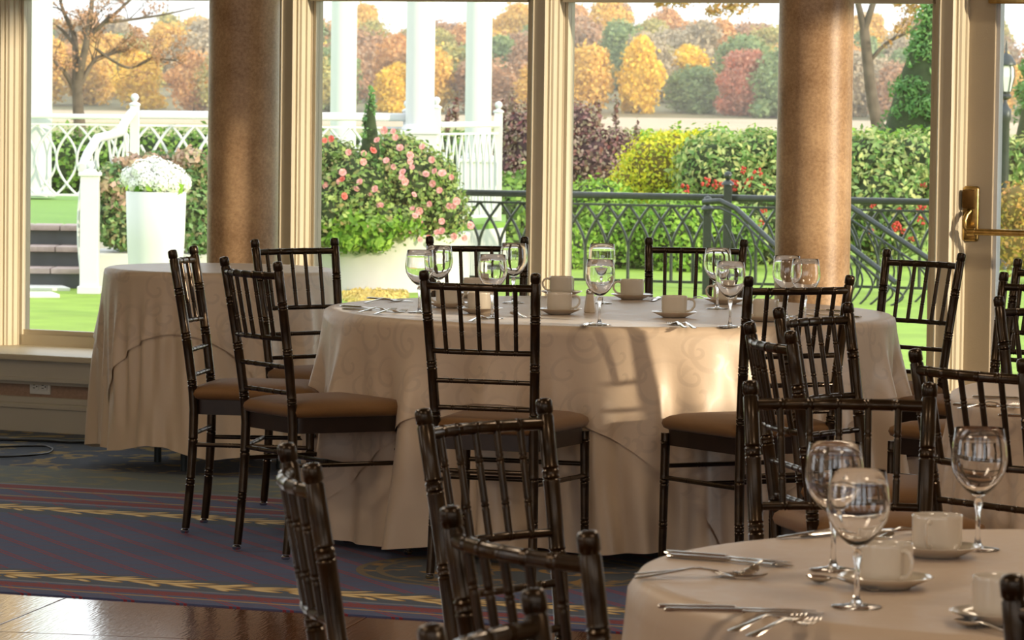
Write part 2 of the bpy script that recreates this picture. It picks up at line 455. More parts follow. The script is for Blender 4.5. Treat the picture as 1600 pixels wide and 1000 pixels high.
def leafband(y, w, bgw):
    """gold laurel band printed on slate"""
    global col
    c = vy(y)
    col = mix_rgb(nt, band(c - 0.02, bgw), col, SLATE)
    best = None
    for w0, ang, ph, la, lb, P_ in ((0.034, 0.36, 0.0, 0.075, 0.020, 0.115), (-0.034, -0.36, 0.45, 0.075, 0.020, 0.13), (0.0, 0.08, 0.25, 0.085, 0.020, 0.15), (0.062, 0.7, 0.7, 0.045, 0.014, 0.19), (-0.062, -0.7, 0.15, 0.045, 0.014, 0.23)):
        ca, sa = math.cos(ang), math.sin(ang)
        wob = math_n(nt, 'MULTIPLY', math_n(nt, 'SINE', math_n(nt, 'MULTIPLY', U, 9.0)), 0.012)
        dv_ = math_n(nt, 'SUBTRACT', math_n(nt, 'SUBTRACT', V, c + w0), wob)
        fu = math_n(nt, 'FRACT', math_n(nt, 'ADD', math_n(nt, 'DIVIDE', U, P_), ph))
        for k_ in (-1, 0, 1):
            du_ = math_n(nt, 'MULTIPLY', math_n(nt, 'ADD', fu, k_ - 0.5), P_)
            x_ = math_n(nt, 'DIVIDE', math_n(nt, 'ADD', math_n(nt, 'MULTIPLY', du_, ca), math_n(nt, 'MULTIPLY', dv_, sa)), la)
            y_ = math_n(nt, 'DIVIDE', math_n(nt, 'SUBTRACT', math_n(nt, 'MULTIPLY', dv_, ca), math_n(nt, 'MULTIPLY', du_, sa)), lb)
            d_ = math_n(nt, 'ADD', math_n(nt, 'MULTIPLY', x_, x_), math_n(nt, 'MULTIPLY', y_, y_))
            best = d_ if best is None else math_n(nt, 'MINIMUM', best, d_)
    mk = math_n(nt, 'LESS_THAN', best, 1.0)
    gcol = mix_rgb(nt, math_n(nt, 'MULTIPLY_ADD', best, 1.5, -0.25, clamp=True), (0.74, 0.58, 0.30), (0.30, 0.17, 0.03))
    col = mix_rgb(nt, mk, col, gcol)
# scroll leaf field beyond the borders
v_top = vy(768)
far = math_n(nt, 'GREATER_THAN', V, v_top)
nl = N(nt, 'ShaderNodeTexNoise'); nl.inputs['Scale'].default_value = 5.5; nl.inputs['Detail'].default_value = 5; nl.inputs['Distortion'].default_value = 1.6; nt.links.new(tc.outputs['Object'], nl.inputs[0])
farc = mix_rgb(nt, math_n(nt, 'MULTIPLY_ADD', nl.outputs[0], 14, -7.6, clamp=True), (0.050, 0.072, 0.12), (0.34, 0.25, 0.10))
farc = mix_rgb(nt, math_n(nt, 'LESS_THAN', V, vy(738)), farc, mix_rgb(nt, math_n(nt, 'MULTIPLY_ADD', nl.outputs[0], 8, -4.2, clamp=True), (0.12, 0.15, 0.15), (0.22, 0.20, 0.11)))
col = mix_rgb(nt, far, col, farc)
# medallion under the big table
mc = at_z(800, 893, 0) - cA; mu, mv = mc.dot(CU), mc.dot(CV)
du = math_n(nt, 'SUBTRACT', U, mu); dv = math_n(nt, 'SUBTRACT', V, mv)
rr = math_n(nt, 'SQRT', math_n(nt, 'ADD', math_n(nt, 'MULTIPLY', du, du), math_n(nt, 'MULTIPLY', dv, dv)))
inm = math_n(nt, 'LESS_THAN', rr, 0.46)
col = mix_rgb(nt, inm, col, mix_rgb(nt, math_n(nt, 'MULTIPLY_ADD', nl.outputs[0], 14, -7.6, clamp=True), (0.05, 0.065, 0.08), (0.30, 0.17, 0.04)))
for r0 in (0.46, 0.40): col = mix_rgb(nt, math_n(nt, 'COMPARE', rr, r0, 0.011), col, (0.16, 0.12, 0.06))
leafband(908, 0.17, 0.26)
stripe(924, 0.075, REDC); stripe(918.5, 0.03, PALE, 0.8); stripe(930, 0.02, GOLD, 0.7)
leafband(803, 0.20, 0.30)
stripe(789, 0.085, REDC); stripe(793, 0.03, PALE, 0.9); stripe(785, 0.025, GOLD, 0.7)
stripe(770, 0.10, REDC); stripe(766.5, 0.04, PALE, 0.9); stripe(774, 0.03, GOLD, 0.7)
nt.links.new(col, b.inputs['Base Color']); b.inputs['Roughness'].default_value = 0.95; b.inputs['Specular IOR Level'].default_value = 0.15
b.inputs['Sheen Weight'].default_value = 0.12
nb = N(nt, 'ShaderNodeTexNoise'); nb.inputs['Scale'].default_value = 420; nt.links.new(tc.outputs['Object'], nb.inputs[0])
bp = N(nt, 'ShaderNodeBump'); bp.inputs['Strength'].default_value = 0.5; bp.inputs['Distance'].default_value = 0.004
nt.links.new(nb.outputs[0], bp.inputs['Height']); nt.links.new(bp.outputs[0], b.inputs['Normal'])
mbx = MB().prism([(-7, 0), (9, 0), (9, 8), (-7, 8)], -0.012, 0.0015)
carpet = mbx.build('carpet', m, smooth=0)
carpet.location = (cA.x, cA.y, 0); carpet.rotation_euler = (0, 0, CANG)
tag(carpet, kind='structure')

# ------------------------------------------------------------------ room shell
XR, XL, YB, HC = 5.6, -6.5, -4.0, 3.7
def struct(mb, name, m, **k):
    o = mb.build(name, m, smooth=0, **k); tag(o, kind='structure'); return o
struct(MB().box((-0.4, 7.5, HC + 0.1), (13.4, 26, 0.2)), 'ceiling', M['ceiling'])
yl = (W0 + WT * ((XL + 1.93) / WT.x)).y
lh = [(1.0, 4.0, 0.8, 3.0), (7.0, 9.0, 0.8, 2.8)]
mb = MB(); y = YB
for (a, c, z0, z1) in lh:
    mb.box((XL - 0.1, (y + a) / 2, HC / 2), (0.2, a - y, HC))
    mb.box((XL - 0.1, (a + c) / 2, z0 / 2), (0.2, c - a, z0))
    mb.box((XL - 0.1, (a + c) / 2, (z1 + HC) / 2), (0.2, c - a, HC - z1))
    y = c
mb.box((XL - 0.1, (y + yl + 0.3) / 2, HC / 2), (0.2, yl + 0.3 - y, HC))
struct(mb, 'wall_left', M['wall'])
# unseen right wall, openings placed to shape the sun patches (y0, y1, z0, z1)
yr = (W0 + WT * ((XR + 1.93) / WT.x)).y
holes = [(-2.5, 1.0, 0.9, 2.6), (9.72, 10.22, 1.44, 2.3), (12.55, 13.14, 0.2, 2.60), (13.145, 14.3, 0.2, 3.2)]
mb = MB(); y = YB
for (a, c, z0, z1) in holes:
    mb.box((XR + 0.1, (y + a) / 2, HC / 2), (0.2, a - y, HC))
    mb.box((XR + 0.1, (a + c) / 2, z0 / 2), (0.2, c - a, z0))
    mb.box((XR + 0.1, (a + c) / 2, (z1 + HC) / 2), (0.2, c - a, HC - z1))
    y = c
mb.box((XR + 0.1, (y + yr) / 2, HC / 2), (0.2, yr - y + 0.1, HC))
struct(mb, 'wall_right', M['wall'])
# wall behind the camera with three tall openings
mb = MB(); xs = [(-5.5, -2.9), (-1.6, 1.6), (2.6, 4.9)]; x = XL
for (a, c) in xs:
    mb.box(((x + a) / 2, YB, HC / 2), (a - x, 0.2, HC)); mb.box(((a + c) / 2, YB, 0.25), (c - a, 0.2, 0.5)); mb.box(((a + c) / 2, YB, (3.0 + HC) / 2), (c - a, 0.2, HC - 3.0)); x = c
mb.box(((x + XR) / 2, YB, HC / 2), (XR - x, 0.2, HC))
struct(mb, 'wall_back', M['wall'])

# ------------------------------------------------------------------ front wall: posts, windows, parapet, sill, door
Z_STOOL = 0.32
HEAD = 3.35
posts = [wall_hit(px, 300, 0.06)[0] for px in (0, 454, 846)]
t_door0 = wall_hit(1499, 300, 0.05)[0]
post_r = wall_hit(1480, 300, 0.06)[0]
sp0 = posts[1] - posts[0]
t_posts = [posts[0] - 3 * sp0, posts[0] - 2 * sp0, posts[0] - sp0] + posts + [post_r]
# moulded post profile (half width, n)
PROF = [(0.022, 0.098), (0.026, 0.101), (0.032, 0.094), (0.033, 0.084), (0.042, 0.084), (0.044, 0.076), (0.053, 0.073), (0.057, 0.060), (0.058, 0.051), (0.066, 0.049), (0.069, 0.026), (0.075, 0.024), (0.077, -0.05)]
def post_mesh(t, z0, z1, name, flat=0.0):
    poly = [(-h - flat, n) for h, n in PROF][::-1] + [(h + flat, n) for h, n in PROF]
    mb = MB().prism([tuple(wp(t + a, n)[:2]) for a, n in poly], z0, z1)
    return mb
k = 1
for i, t in enumerate(t_posts):
    o = post_mesh(t, Z_STOOL - 0.02 if i < 6 else 0.0, HEAD, 'trim', 0.0).build('trim_%d' % k, M['trim'], smooth=30); tag(o, kind='structure'); k += 1
# windows: frame (child) and pane (child), transom bar
HALF = 0.077
for i in range(len(t_posts) - 1):
    a, c = t_posts[i] + HALF, t_posts[i + 1] - HALF
    w = empty('window_%d' % (i + 1), wp((a + c) / 2, 0, Z_STOOL), kind='structure')
    def fr(t0, t1, z0, z1, n0, n1):
        return [tuple(wp(t, n)[:2]) for t, n in ((t0, n0), (t1, n0), (t1, n1), (t0, n1))]
    mb = MB()
    SW = 0.012
    mb.prism(fr(a, c, 0, 0, -0.04, 0.02), Z_STOOL, Z_STOOL + 0.045)
    mb.prism(fr(a, c, 0, 0, -0.03, 0.008), Z_STOOL + 0.045, Z_STOOL + 0.066)
    mb.prism(fr(a, c, 0, 0, -0.04, 0.05), 1.786, 1.86)
    mb.prism(fr(a, c, 0, 0, -0.04, 0.05), HEAD - 0.08, HEAD)
    mb.prism(fr(a, a + SW, 0, 0, -0.04, 0.02), Z_STOOL, HEAD)
    mb.prism(fr(c - SW, c, 0, 0, -0.04, 0.02), Z_STOOL, HEAD)
    o = mb.build('frame', M['trim'], smooth=0); o.parent = w; o.matrix_parent_inverse = Matrix.Translation(-w.location)
    for (z0, z1) in ((Z_STOOL + 0.05, 1.80), (1.84, HEAD - 0.05)):
        mb = MB().prism(fr(a + 0.012, c - 0.012, 0, 0, -0.012, -0.006), z0, z1)
        o = mb.build('pane', M['pane'], smooth=0); o.parent = w; o.matrix_parent_inverse = Matrix.Translation(-w.location)
# wall over the windows and door
T0, T1 = t_posts[0] - 0.6, (XR + 1.93) / WT.x + 0.3
def slab(t0, t1, n0, n1, z0, z1, mb=None):
    mb = mb or MB()
    return mb.prism([tuple(wp(t, n)[:2]) for t, n in ((t0, n0), (t1, n0), (t1, n1), (t0, n1))], z0, z1)
struct(slab(T0, T1, -0.12, 0.10, HEAD, HC), 'wall_front', M['wall'])
# parapet below the windows, ends at the door
tpe = post_r + 0.02
slab_o = slab(T0, tpe, -0.12, LOWN - 0.015, 0.0, Z_STOOL - 0.025)
struct(slab_o, 'wall_parapet', M['wallpaper'])
o = struct(slab(T0, tpe + 0.02, -0.05, LOWN + 0.035, Z_STOOL - 0.025, Z_STOOL), 'window_sill', M['trim'], bevel=0.006)
mb = slab(T0, tpe, LOWN - 0.02, LOWN + 0.012, Z_STOOL - 0.105, Z_STOOL - 0.025); slab(T0, tpe, LOWN - 0.02, LOWN + 0.022, Z_STOOL - 0.112, Z_STOOL - 0.095, mb)
slab(T0, tpe, LOWN - 0.02, LOWN + 0.006, Z_STOOL - 0.125, Z_STOOL - 0.112, mb)
struct(mb, 'trim_%d' % k, M['lower_trim'], bevel=0.003); k += 1
BZ = 0.118
mb = slab(T0, tpe, LOWN - 0.02, LOWN + 0.018, 0.0, BZ); slab(T0, tpe, LOWN - 0.02, LOWN + 0.026, BZ - 0.020, BZ - 0.004, mb); slab(T0, tpe, LOWN - 0.02, LOWN + 0.010, BZ, BZ + 0.026, mb)
struct(mb, 'baseboard_front', M['lower_trim'], bevel=0.003)
# door
td0 = t_door0 + 0.012
tg0 = wall_hit(1553, 300, 0.02)[0]
DW = 1.02
door = empty('door_1', wp(td0 + DW / 2, 0, 0), kind='structure')
inv = Matrix.Translation(-door.location)
def dpart(mb, name, m, parent=door, **kw):
    o = mb.build(name, m, **kw); o.parent = parent; o.matrix_parent_inverse = inv; return o
mb = slab(td0, tg0, -0.03, 0.035, 0.01, 2.2)
mb2 = slab(td0 + DW - (tg0 - td0), td0 + DW, -0.03, 0.035, 0.01, 2.2)
dpart(mb, 'stile', M['door'], smooth=0, bevel=0.003); dpart(mb2, 'stile', M['door'], smooth=0, bevel=0.003)
dpart(slab(tg0, td0 + DW - (tg0 - td0), -0.03, 0.035, 0.01, 0.26), 'bottom_rail', M['door'], smooth=0)
dtop = wall_hit(1580, 7, 0.03)[1]
dpart(slab(tg0, td0 + DW - (tg0 - td0), -0.03, 0.035, dtop + 0.07, 2.2), 'top_rail', M['door'], smooth=0)
mb = MB()
slab(tg0, tg0 + 0.014, -0.02, 0.022, 0.26, dtop + 0.07, mb)
slab(tg0, td0 + DW - (tg0 - td0), -0.02, 0.022, 0.26, 0.275, mb)
dpart(mb, 'glazing_bead', M['white_ext'], smooth=0)
dpart(slab(tg0 + 0.004, td0 + DW - (tg0 - td0), -0.004, 0.002, 0.26, dtop + 0.07), 'pane', M['pane'], smooth=0)
o = dpart(slab(tg0 - 0.02, td0 + DW - 0.1, 0.035, 0.07, dtop + 0.002, dtop + 0.06), 'closer_bar', M['brass'], smooth=0, bevel=0.006)
# exit device
def on_door(px, py, n): 
    t, z = wall_hit(px, py, n); return wp(t, n, z)
pc = wall_hit(1517, 334, 0.04)
mb = slab(pc[0] - 0.033, pc[0] + 0.033, 0.034, 0.052, pc[1] - 0.105, pc[1] + 0.105)
plate = dpart(mb, 'exit_plate', M['brass'], smooth=40, bevel=0.012, seg=3)
pb = wall_hit(1514, 311, 0.06)
o = dpart(slab(pb[0] - 0.024, pb[0] + 0.027, 0.052, 0.075, pb[1] - 0.036, pb[1] + 0.036), 'exit_case', M['brass_dark'], smooth=40, bevel=0.008)
arm = [on_door(1515, 330, 0.058), on_door(1510, 336, 0.075), on_door(1507, 345, 0.085), on_door(1507, 354, 0.09), on_door(1511, 360, 0.09), on_door(1518, 363, 0.09)]
dpart(MB().tube(arm, [0.011, 0.010, 0.009, 0.009, 0.010, 0.011], 12), 'lever_arm', M['brass'], smooth=60)
b0 = on_door(1512, 362, 0.09); b1 = b0 + WT * 0.86
dpart(MB().tube([b0, b0 + WT * 0.03, b0 + WT * 0.031, b1], [0.016, 0.016, 0.0125, 0.0125], 16), 'push_bar', M['brass'], smooth=60)
dpart(MB().tube([b1, b1 - WN * 0.06], 0.012, 12), 'bar_bracket', M['brass'], smooth=60)
# right of door: post, plain wall
post2 = td0 + DW + 0.12
o = post_mesh(post2, 0, HEAD, 'trim').build('trim_%d' % k, M['trim'], smooth=30); tag(o, kind='structure'); k += 1
struct(slab(td0, td0 + DW, -0.05, 0.08, 2.21, HEAD), 'door_frame_head', M['trim'])
struct(slab(post2 + 0.1, T1, -0.12, 0.05, 0, HEAD), 'wall_front', M['wall'])
# outlet
t, z = wall_hit(63, 604, LOWN - 0.01)
oc = wp(t, LOWN - 0.015, z)
outlet = empty('wall_outlet', oc, -WA, 'white double power outlet set sideways in the low panelled wall under the window', 'outlet')
MB().box((0, -0.004, 0), (0.100, 0.008, 0.063)).build('cover_plate', M['outlet'], outlet, smooth=40, bevel=0.002)
for sx in (-0.021, 0.021):
    f = MB().box((sx, -0.010, 0), (0.033, 0.006, 0.030)).build('socket', M['outlet'], outlet, smooth=40, bevel=0.004)
    mb = MB(); mb.box((sx - 0.004, -0.0135, 0.006), (0.010, 0.003, 0.003)); mb.box((sx - 0.004, -0.0135, -0.006), (0.010, 0.003, 0.003)); mb.box((sx + 0.009, -0.0135, 0), (0.005, 0.003, 0.005))
    mb.build('slots', M['slot'], f, smooth=0)

# ------------------------------------------------------------------ round indoor columns
def room_column(px, Y, rad, label):
    p = at_depth(px, 250, Y)
    e = empty('column', (p.x, p.y, 0.004), 0, label, 'column', 'sponge painted columns by the windows')
    MB().lathe([(rad, 0.20), (rad, 1.0), (rad * 0.99, 2.0), (rad * 0.97, 3.45)], 64).build('shaft', M['column'], e, smooth=50)
    MB().box((0, 0, 0.05), (rad * 2.7, rad * 2.7, 0.10)).build('plinth', M['trim'], e, smooth=0, bevel=0.004)
    MB().lathe([(rad * 1.30, 0.10), (rad * 1.34, 0.125), (rad * 1.28, 0.15), (rad * 1.12, 0.16), (rad * 1.12, 0.175), (rad * 1.16, 0.19), (rad * 1.02, 0.205), (rad, 0.22)], 48).build('base_moulding', M['trim'], e, smooth=50)
    MB().lathe([(rad, 3.42), (rad * 1.2, 3.48), (rad * 1.35, 3.6), (rad * 1.4, 3.69)], 48).build('capital', M['trim'], e, smooth=50)
    return e
room_column(380, 17.05, 0.140, 'round tan sponge-painted column behind the small left table')
room_column(1272, 15.75, 0.137, 'round tan sponge-painted column between the big round table and the garden door')

# ------------------------------------------------------------------ added fill lights below the ceiling, no such fixtures in view
for i, (x, y) in enumerate(CEIL_FILLS):
    ld = bpy.data.lights.new('ceiling_fill', 'AREA'); ld.shape = 'DISK'; ld.size = 1.1; ld.energy = FILL_W * (1.75 if y < 10 else 0.8); ld.color = (1.0, 0.80, 0.58)
    lo = bpy.data.objects.new('ceiling_fill_light', ld); COL.objects.link(lo); lo.location = (x, y, HC - 0.12)

# ------------------------------------------------------------------ chiavari chairs
def rod(path, r, rings, n=12, ring_r=1.07, fine=None):
    """tapered bamboo rod along a polyline given as function of s in 0..1; rings: list of s"""
    L = sum((Vector(path[i + 1]) - Vector(path[i])).length for i in range(len(path) - 1))
    def at(s):
        s = max(0, min(1, s)) * (len(path) - 1); i = min(int(s), len(path) - 2)
        return Vector(path[i]).lerp(Vector(path[i + 1]), s - i)
    ss = set([i / 14 for i in range(15)])
    e = 0.0035 / L
    for q in rings:
        ss.update((q - 2 * e, q - e, q, q + e, q + 2 * e))
    ss = sorted(s for s in ss if 0 <= s <= 1)
    rad = []
    for s in ss:
        rr = r if not callable(r) else r(s)
        for q in rings:
            if abs(s - q) < e * 0.5: rr *= 0.88
            elif abs(s - q) < e * 1.5: rr *= ring_r
        rad.append(rr)
    return [at(s) for s in ss], rad
def bend(p0, p1, bow, n=10):
    p0, p1 = Vector(p0), Vector(p1)
    return [p0.lerp(p1, i / n) + Vector((0, -1, 0)) * (bow * 4 * (i / n) * (1 - i / n)) for i in range(n + 1)]
ZT = 0.915
TOPX, SEATX, FOOTX = 0.172, 0.150, 0.158
def post_pt(sx, z):
    if z > 0.42:
        k = (z - 0.42) / (ZT - 0.42)
        return Vector((sx * (SEATX + (TOPX - SEATX) * k), -0.19 - 0.072 * k ** 1.25, z))
    k = (0.42 - z) / 0.42
    return Vector((sx * (SEATX + (FOOTX - SEATX) * k), -0.19 - 0.025 * k ** 2, z))
def make_chair():
    e = empty('chiavari_chair')
    for sx in (-1, 1):
        zs = [0.02, 0.1, 0.2, 0.3, 0.42, 0.5, 0.6, 0.7, 0.8, 0.885]
        path = [post_pt(sx, z) for z in zs]
        pts, rad = [], []
        P2, R2 = rod(path, lambda s: 0.0128 + 0.002 * min(1, s * 3), [0.18, 0.20, 0.34, 0.53, 0.55, 0.70, 0.72, 0.86, 0.88])
        tip = post_pt(sx, 0.885); d = (post_pt(sx, 0.90) - tip).normalized()
        P2 += [tip + d * h for h in (0.003, 0.005, 0.007, 0.022, 0.027, 0.031, 0.033)]
        R2 += [0.0128, 0.0128, 0.0150, 0.0152, 0.0146, 0.0122, 0.005]
        lg = MB().tube(P2, R2, 14).build('back_post', M['bronze'], e, smooth=50)
        g = post_pt(sx, 0.0)
        MB().lathe([(0.010, 0.0), (0.0135, 0.003), (0.0135, 0.010), (0.008, 0.014), (0.008, 0.024)], 14, c=(g.x, g.y, 0.004)).build('glide', M['chrome'], lg, smooth=50)
        f0 = Vector((sx * 0.188, 0.195, 0.425)); f1 = Vector((sx * 0.192, 0.200, 0.02))
        P2, R2 = rod([f1, f0], lambda s: 0.0115 + 0.003 * s, [0.30, 0.33, 0.62, 0.65, 0.93])
        lg = MB().tube(P2, R2, 14).build('leg', M['bronze'], e, smooth=50)
        MB().lathe([(0.010, 0.0), (0.0135, 0.003), (0.0135, 0.010), (0.008, 0.014), (0.008, 0.024)], 14, c=(f1.x, f1.y, 0.004)).build('glide', M['chrome'], lg, smooth=50)
        # side stretchers
        P2, R2 = rod([post_pt(sx, 0.29), Vector((sx * 0.19, 0.197, 0.29))], 0.0072, [0.3, 0.33, 0.67, 0.7], n=10)
        MB().tube(P2, R2, 10).build('stretcher', M['bronze'], e, smooth=50)
    for (a, c) in ((Vector((-0.19, 0.197, 0.325)), Vector((0.19, 0.197, 0.325))), (post_pt(-1, 0.325), post_pt(1, 0.325)), (Vector((-0.165, -0.02, 0.29)), Vector((0.165, -0.02, 0.29)))):
        P2, R2 = rod([a, c], 0.0072, [0.3, 0.33, 0.67, 0.7]); MB().tube(P2, R2, 10).build('stretcher', M['bronze'], e, smooth=50)
    # rails with a slight bow towards the back
    def rail(z, r, bow, name, flat=1.0):
        P2, R2 = rod(bend(post_pt(-1, z), post_pt(1, z), bow), r, [0.17, 0.19, 0.33, 0.35, 0.5, 0.65, 0.67, 0.81, 0.83], ring_r=1.06)
        MB().tube(P2, R2, 12, flat=flat).build(name, M['bronze'], e, smooth=50)
    rail(0.872, 0.0098, 0.028, 'top_rail', 1.12)
    rail(0.680, 0.0080, 0.024, 'cross_rail')
    rail(0.592, 0.0072, 0.0, 'cross_rail'); rail(0.512, 0.0072, 0.0, 'cross_rail')
    for i in range(5):
        f = (i + 1) / 6
        a = post_pt(-1, 0.872).lerp(post_pt(1, 0.872), f) + Vector((0, -0.028 * 4 * f * (1 - f), 0))
        c = post_pt(-1, 0.680).lerp(post_pt(1, 0.680), f) + Vector((0, -0.024 * 4 * f * (1 - f), 0))
        P2, R2 = rod([c, a], 0.0068, [0.28, 0.32, 0.68, 0.72]); MB().tube(P2, R2, 10).build('spindle', M['bronze'], e, smooth=50)
    # seat frame and cushion
    def seat_outline(g, n=10):
        pts = []
        base = [(-0.160 - g, -0.195 - g), (0.160 + g, -0.195 - g), (0.195 + g, 0.205 + g), (-0.195 - g, 0.205 + g)]
        r = 0.035
        for i, p in enumerate(base):
            pv, nx = base[i - 1], base[(i + 1) % 4]
            p = Vector(p); a = (Vector(pv) - p).normalized(); c = (Vector(nx) - p).normalized()
            for q in range(n + 1):
                u = q / n
                pts.append((p + a * r) * (1 - u) ** 2 + p * 2 * u * (1 - u) + (p + c * r) * u * u)
        return pts
    mb = MB(); o1 = seat_outline(-0.006)
    mb.prism([(p.x, p.y) for p in o1], 0.388, 0.437); mb.build('seat_frame', M['apron'], e, smooth=40, bevel=0.0)
    layers = [(-0.004, 0.436), (0.006, 0.442), (0.010, 0.454), (0.007, 0.466), (-0.006, 0.476), (-0.035, 0.485), (-0.075, 0.490), (-0.12, 0.492), (-0.145, 0.4925)]
    vs = []; fs = []; n = None
    for g, z in layers:
        o2 = seat_outline(0); cx = sum(p.x for p in o2) / len(o2); cy = sum(p.y for p in o2) / len(o2); n = len(o2)
        for p in o2:
            dx, dy = p.x - cx, p.y - cy; L = math.hypot(dx, dy)
            f = (0.18 + g) / 0.18
            vs.append((cx + dx * f, cy + dy * f, z))
    for j in range(len(layers) - 1):
        for i in range(n): fs.append((j * n + i, j * n + (i + 1) % n, (j + 1) * n + (i + 1) % n, (j + 1) * n + i))
    fs.append(tuple((len(layers) - 1) * n + i for i in range(n))); fs.append(tuple(range(n))[::-1])
    MB().add(vs, fs).build('seat', M['cushion'], e, smooth=60)
    return e
proto = make_chair()
CH = [   # left top px, right top px, facing (x, y), label, group
    ((281, 394), (290, 386), (0.97, -0.12), 'dark bronze bamboo-style chair seen edge-on, nearest the small left table', 'chairs at the big table'),
    ((350, 404), (432, 412), (0.85, 0.53), 'dark bronze bamboo-style chair with full brown seat in view left of the big table', 'chairs at the big table'),
    ((411, 376), (510, 375), (0.64, -0.77), 'dark bronze bamboo-style chair between the small left table and the big table', 'chairs at the big table'),
    ((662, 425), (836, 431), (0.31, 0.95), 'dark bronze bamboo-style chair standing centre front of the big table, back to the room', 'chairs at the big table'),
    ((1165, 434), (1335, 434), (-0.45, 0.89), 'dark bronze chair at the right front of the big table, seat to its left', 'chairs at the big table'),
    ((676, 373), (815, 371), (0.2, -0.98), 'dark bronze bamboo-style chair behind the big table in front of the white planter', 'chairs at the big table'),
    ((1017, 372), (1159, 378), (-0.2, -0.98), 'dark bronze bamboo-style chair behind the big table in front of the iron railing', 'chairs at the big table'),
    ((1386, 391), (1502, 399), (-0.75, -0.66), 'dark bronze chair before the door post at the right end of the big table', 'chairs at the big table'),
    ((1213, 482), (1328, 478), (0.82, -0.57), 'bronze bamboo-style chair with golden glints on its spindles, right of centre', 'chairs at the right table'),
    ((1177, 508), (1227, 520), (0.97, 0.22), 'dark bronze bamboo-style chair turned edge-on just left of the golden-lit chair', 'chairs at the right table'),
    ((1413, 548), (1612, 566), (0.81, 0.58), 'dark bronze bamboo-style chair with its back to us in front of the right-edge table', 'chairs at the right table'),
    ((1175, 600), (1450, 602), (0.02, -1.0), 'dark bronze bamboo-style chair behind the nearest table, spindles above its wine glasses', 'chairs at the nearest table'),
    ((445, 697), (487, 731), (0.98, 0.16), 'dark bronze bamboo-style chair edge-on over the carpet at lower left', 'chairs at the nearest table'),
    ((680, 793), (935, 841), (0.85, 0.52), 'largest dark bronze bamboo-style chair, back cut off by the bottom of the picture', 'chairs at the nearest table'),
    ((658, 644), (855, 627), (0.79, -0.61), 'dark bronze bamboo-style chair between the centre chair and the largest chair', 'chairs at the nearest table'),
    ((1560, 466), (1660, 462), (0.45, -0.89), 'bronze bamboo-style chair with gold-lit post beside the glass door edge', 'chairs at the right table'),
    ((1569, 428), (1640, 437), (-0.75, -0.66), 'dark bronze bamboo-style chair in front of the glass of the door', 'chairs at the door'),
    ((1591, 407), (1640, 412), (-0.85, -0.5), 'dark bronze bamboo-style chair furthest right by the glass door, mostly cut off', 'chairs at the door'),
    ((1581, 906), (1700, 850), (0.4, 0.92), 'dark bronze chair post cut off at the bottom right corner beside an ivory cup', 'chairs at the nearest table'),
    ((480, 1040), (672, 984), (0.9, -0.3), 'dark bronze chair whose post top just shows at the bottom edge in the middle', 'chairs at the nearest table'),
]
for i, (a, c, f, label, grp) in enumerate(CH):
    o = proto if i == 0 else copy_tree(proto)
    f = Vector((f[0], f[1], 0)).normalized()
    if i in (18, 19):
        pt = at_z(*(a if i == 18 else c), ZT)
        rt = Vector((f.y, -f.x, 0))
        q = pt + rt * (TOPX if i == 18 else -TOPX)
        if i == 18 : q = pt + rt * TOPX
    elif i in (15, 16, 17):
        pt = at_z(*a, ZT)
        rt = Vector((f.y, -f.x, 0))
        if rt.x < 0: rt = -rt
        q = pt + rt * TOPX
    else:
        q = at_z((a[0] + c[0]) / 2, (a[1] + c[1]) / 2, ZT)
    p = q + f * 0.262
    o.location = (p.x, p.y, 0.004)
    o.rotation_euler = (0, 0, math.atan2(f.y, f.x) - PI / 2)
    tag(o, label, 'chair', grp)

